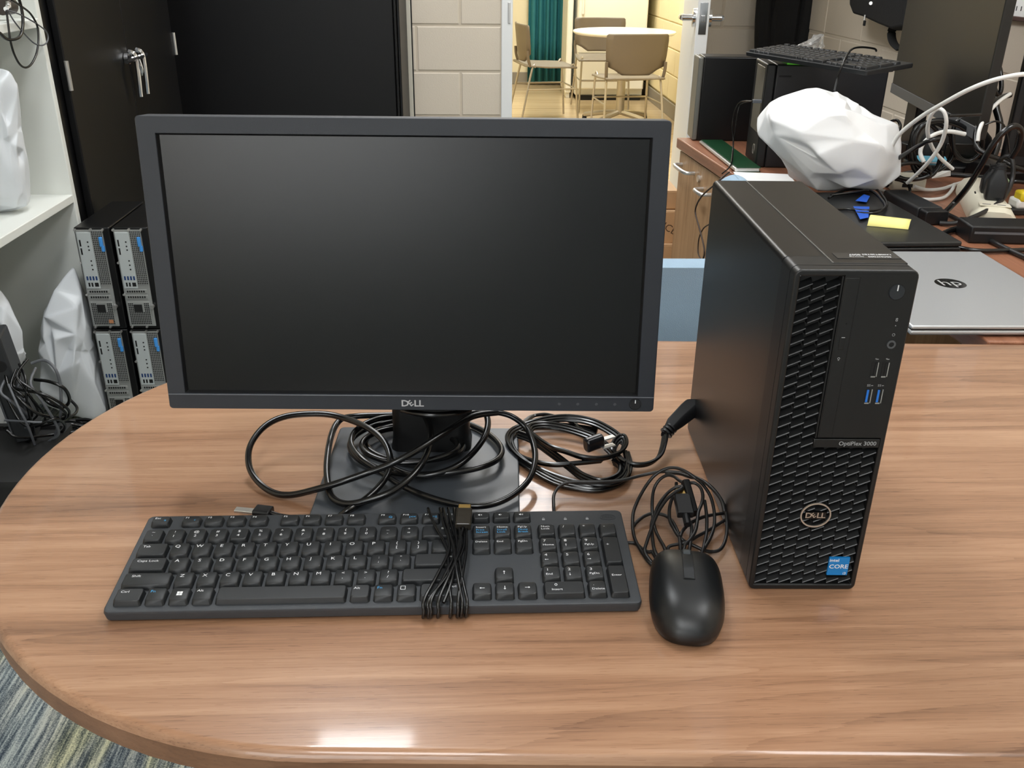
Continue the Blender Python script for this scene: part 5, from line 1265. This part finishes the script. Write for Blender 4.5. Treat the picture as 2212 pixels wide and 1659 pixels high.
lead('black cable lying along the back of the desk', [(1915, 400, None, .02), (1945, 378, None, .02), (1985, 372, None, .02), (2030, 376, None, .02), (2090, 380, None, .02), (2160, 388, None, .02)], .006, M_cable)
lead('small black loop near the white box', [(1935, 388, None, .03), (1950, 392, None, .034), (1963, 402, None, .03), (1965, 415, None, .02), (1955, 422, None, .012), (1935, 415, None, .012)], .0034, M_cable)
lead('thin antenna wires beside the power strip', [(2106, 414, 1.34), (2112, 432, 1.32), (2120, 436, 1.31), (2128, 430, 1.31), (2118, 445, 1.27), (2103, 458, 1.24)], .0016, M_cable)
lead('black cable under the right monitor', [(2130, 335, 1.4), (2160, 345, 1.4), (2190, 360, 1.38), (2220, 370, 1.38)], .006, M_cable)
lead('black cable ending by the right picture edge', [(2175, 395, 1.45), (2195, 392, 1.44), (2220, 395, 1.44)], .005, M_cable)
for i, (cx, cy, rx, ry, Y0) in enumerate(((2000, 325, 34, 58, 1.42), (2015, 318, 44, 52, 1.45), (2090, 300, 34, 48, 1.44), (1970, 370, 40, 18, 1.40))):
    t = thing('cable_coil', ['upright black coil behind the white looped cable', 'wider black coil behind the black device', 'black coil left of the right monitor', 'flattened black coil beside the white bag'][i], 'cable', (0, 0, 0), 0, 'black coils in the tangle')
    pts = [aty(cx+(rx+3*math.sin(k*1.7))*math.cos(k*2*pi/13), cy+ry*math.sin(k*2*pi/13), Y0+.004*k/3) for k in range(39)]
    cable('coil', pts, .0045, M_cable, t, k=3)
# headset-like black device
hd = at(2060, 372, 0)
dv_ = thing('docking_station', 'black rounded device with pale blue packet in the cable tangle', 'device', (hd.x, hd.y, 0), -.2)
MB().loft([[(x*s, .06+(y)*s, z) for x, y in rrect(.19, .10, .03, 6)] for s, z in ((.95, 0), (1, .008), (1, .05), (.9, .085), (.7, .105))]).build('housing', M_black, dv_, smooth=True)
MB().box((-.03, .004, .028), (.06, .012, .072)).build('front_panel', mat('panel_dark', (20, 22, 20), .2), dv_, bevel=.002)
MB().box((-.10, -.02, .0), (.16, .005, .018)).build('front_ledge', M_black, dv_, bevel=.004)
pk = thing('blue_packet', 'small pale blue packet lying against the black device', 'packet', at(2018, 352, .03)[:], -.15)
MB().box((-.045, -.008, -.004), (.03, .02, .010), Matrix.Rotation(.3, 4, 'X')).build('packet', mat('packet_blue', (96, 170, 196), .35), pk, bevel=.003)
MB().box((-.045, -.0085, .003), (.03, -.0078, .006), Matrix.Rotation(.3, 4, 'X')).build('packet_stripe', M_white, pk)
lbq = thing('paper_tag', 'small white tag in front of the black device', 'tag', (0, 0, 0))
Q = [at(2013, 386, .022), at(2053, 380, .022), at(2053, 369, .034), at(2012, 370, .034)]
MB().loft([Q, [q+Vector((0, -.001, .0008)) for q in Q]]).build('tag', M_paper, lbq)
wbp = at(1965, 414, 0)
wb_ = thing('white_adapter', 'white adapter block beside the white bag', 'adapter', (wbp.x, wbp.y, 0), -.1)
MB().box((-.045, 0, 0), (.036, .06, .034)).build('housing', M_strip, wb_, bevel=.006)
MB().box((-.02, -.001, .01), (.004, .001, .018)).build('socket', M_dark, wb_)
# black loose gear along the wall edge
for lab, (px, py), sz, rz in (('flat black box at the right end of the side desk behind the silver laptop', (2165, 528), (.13, .07, .035), -.1), ('dark drive box under the right monitor', (2185, 395), (.12, .10, .04), .2), ('black hub lying behind the white adapter', (1975, 352), (.06, .05, .05), .1)):
    q = at(px, py, 0); g_ = thing('black_gadget', lab, 'device', (q.x, q.y, 0), rz, 'small black gadgets on the side desk')
    MB().box((-sz[0]/2, 0, 0), (sz[0]/2, sz[1], sz[2])).build('housing', M_black, g_, bevel=.004)
    MB().box((-sz[0]/2+.008, -.0006, sz[2]*.55), (sz[0]/2-.008, .001, sz[2]*.68)).build('trim_line', M_gcable, g_)
q = at(2200, 465, 0)
yw = thing('cable_reel', 'white and yellow piece cut by the right picture edge', 'connector', (q.x, q.y, 0), 0)
MB().box((-.008, 0, .012), (.06, .04, .034)).build('white_body', M_wcable, yw, bevel=.006)
MB().box((-.004, -.002, .028), (.02, .03, .050)).build('yellow_cap', mat('yellow_plastic', (222, 196, 40), .4), yw, bevel=.005)
MB().box((-.02, -.004, 0), (.07, .05, .014)).build('black_base', M_black, yw, bevel=.003)
# power strip
s0, s1_ = at(2142, 489, 0), at(2112, 404, 0)
s0 = Vector((1.150, 1.195, 0)); s1_ = Vector((1.262, 1.50, 0))
an = math.atan2((s1_-s0).y, (s1_-s0).x)-pi/2
ps = thing('power_strip', 'ivory power strip with black plugs on the side desk', 'power strip', (s0.x, s0.y, 0), an)
SL = (s1_-s0).length
MB().loft([[(x*s, y, z*s2) for x, z in [(-.043, 0), (.043, 0), (.042, .018), (.03, .034), (.016, .038), (-.016, .038), (-.03, .034), (-.042, .018)]] for s, s2, y in ((.92, .8, 0), (1, .95, .012), (1, 1, .03), (.95, 1, SL-.02), (.8, .85, SL))]).build('housing', M_strip, ps, smooth=True, angle=50)
MB().box((-.03, .02, .0372), (.03, .05, .0386)).build('end_panel', M_strip, ps, bevel=.001)
for dx in (-.016, .012): MB().box((dx-.008, .030, .0386), (dx+.008, .034, .039)).build('print_mark', M_gcable, ps)
for i, (yy, hgt) in enumerate(((.085, .075), (.15, .06))):
    pgt = thing('wall_plug', ['black plug standing in the power strip, nearer one', 'black plug standing in the power strip, farther one'][i], 'plug', (Vector((s0.x, s0.y, 0))+Matrix.Rotation(an, 3, 'Z') @ Vector((.004, yy, .0385)))[:], an, 'plugs in the power strip')
    MB().loft([[(x, y, z) for x, y in rrect(w, d, .006)] for w, d, z in ((.036, .03, 0), (.04, .034, .008), (.04, .032, hgt*.5), (.024, .02, hgt*.75), (.016, .014, hgt))]).build('plug_body', M_black, pgt, smooth=True)
    for k in range(3): MB().box((-.010, -.009, hgt*.76+k*.006), (.010, .009, hgt*.76+k*.006+.003)).build('strain_rib', M_black, pgt)
gq = Vector((s0.x, s0.y, 0))+Matrix.Rotation(an, 3, 'Z') @ Vector((.034, .17, .037))
gp = thing('green_plug', 'pale green clip on the far side of the power strip', 'clip', gq[:], an)
MB().box((-.006, -.02, 0), (.006, .02, .03)).build('clip', mat('pale_green', (176, 206, 160), .5), gp, bevel=.003)
MB().box((-.007, -.016, .01), (.007, .016, .014)).build('clip_groove', M_strip, gp)
bpy.context.view_layer.update()
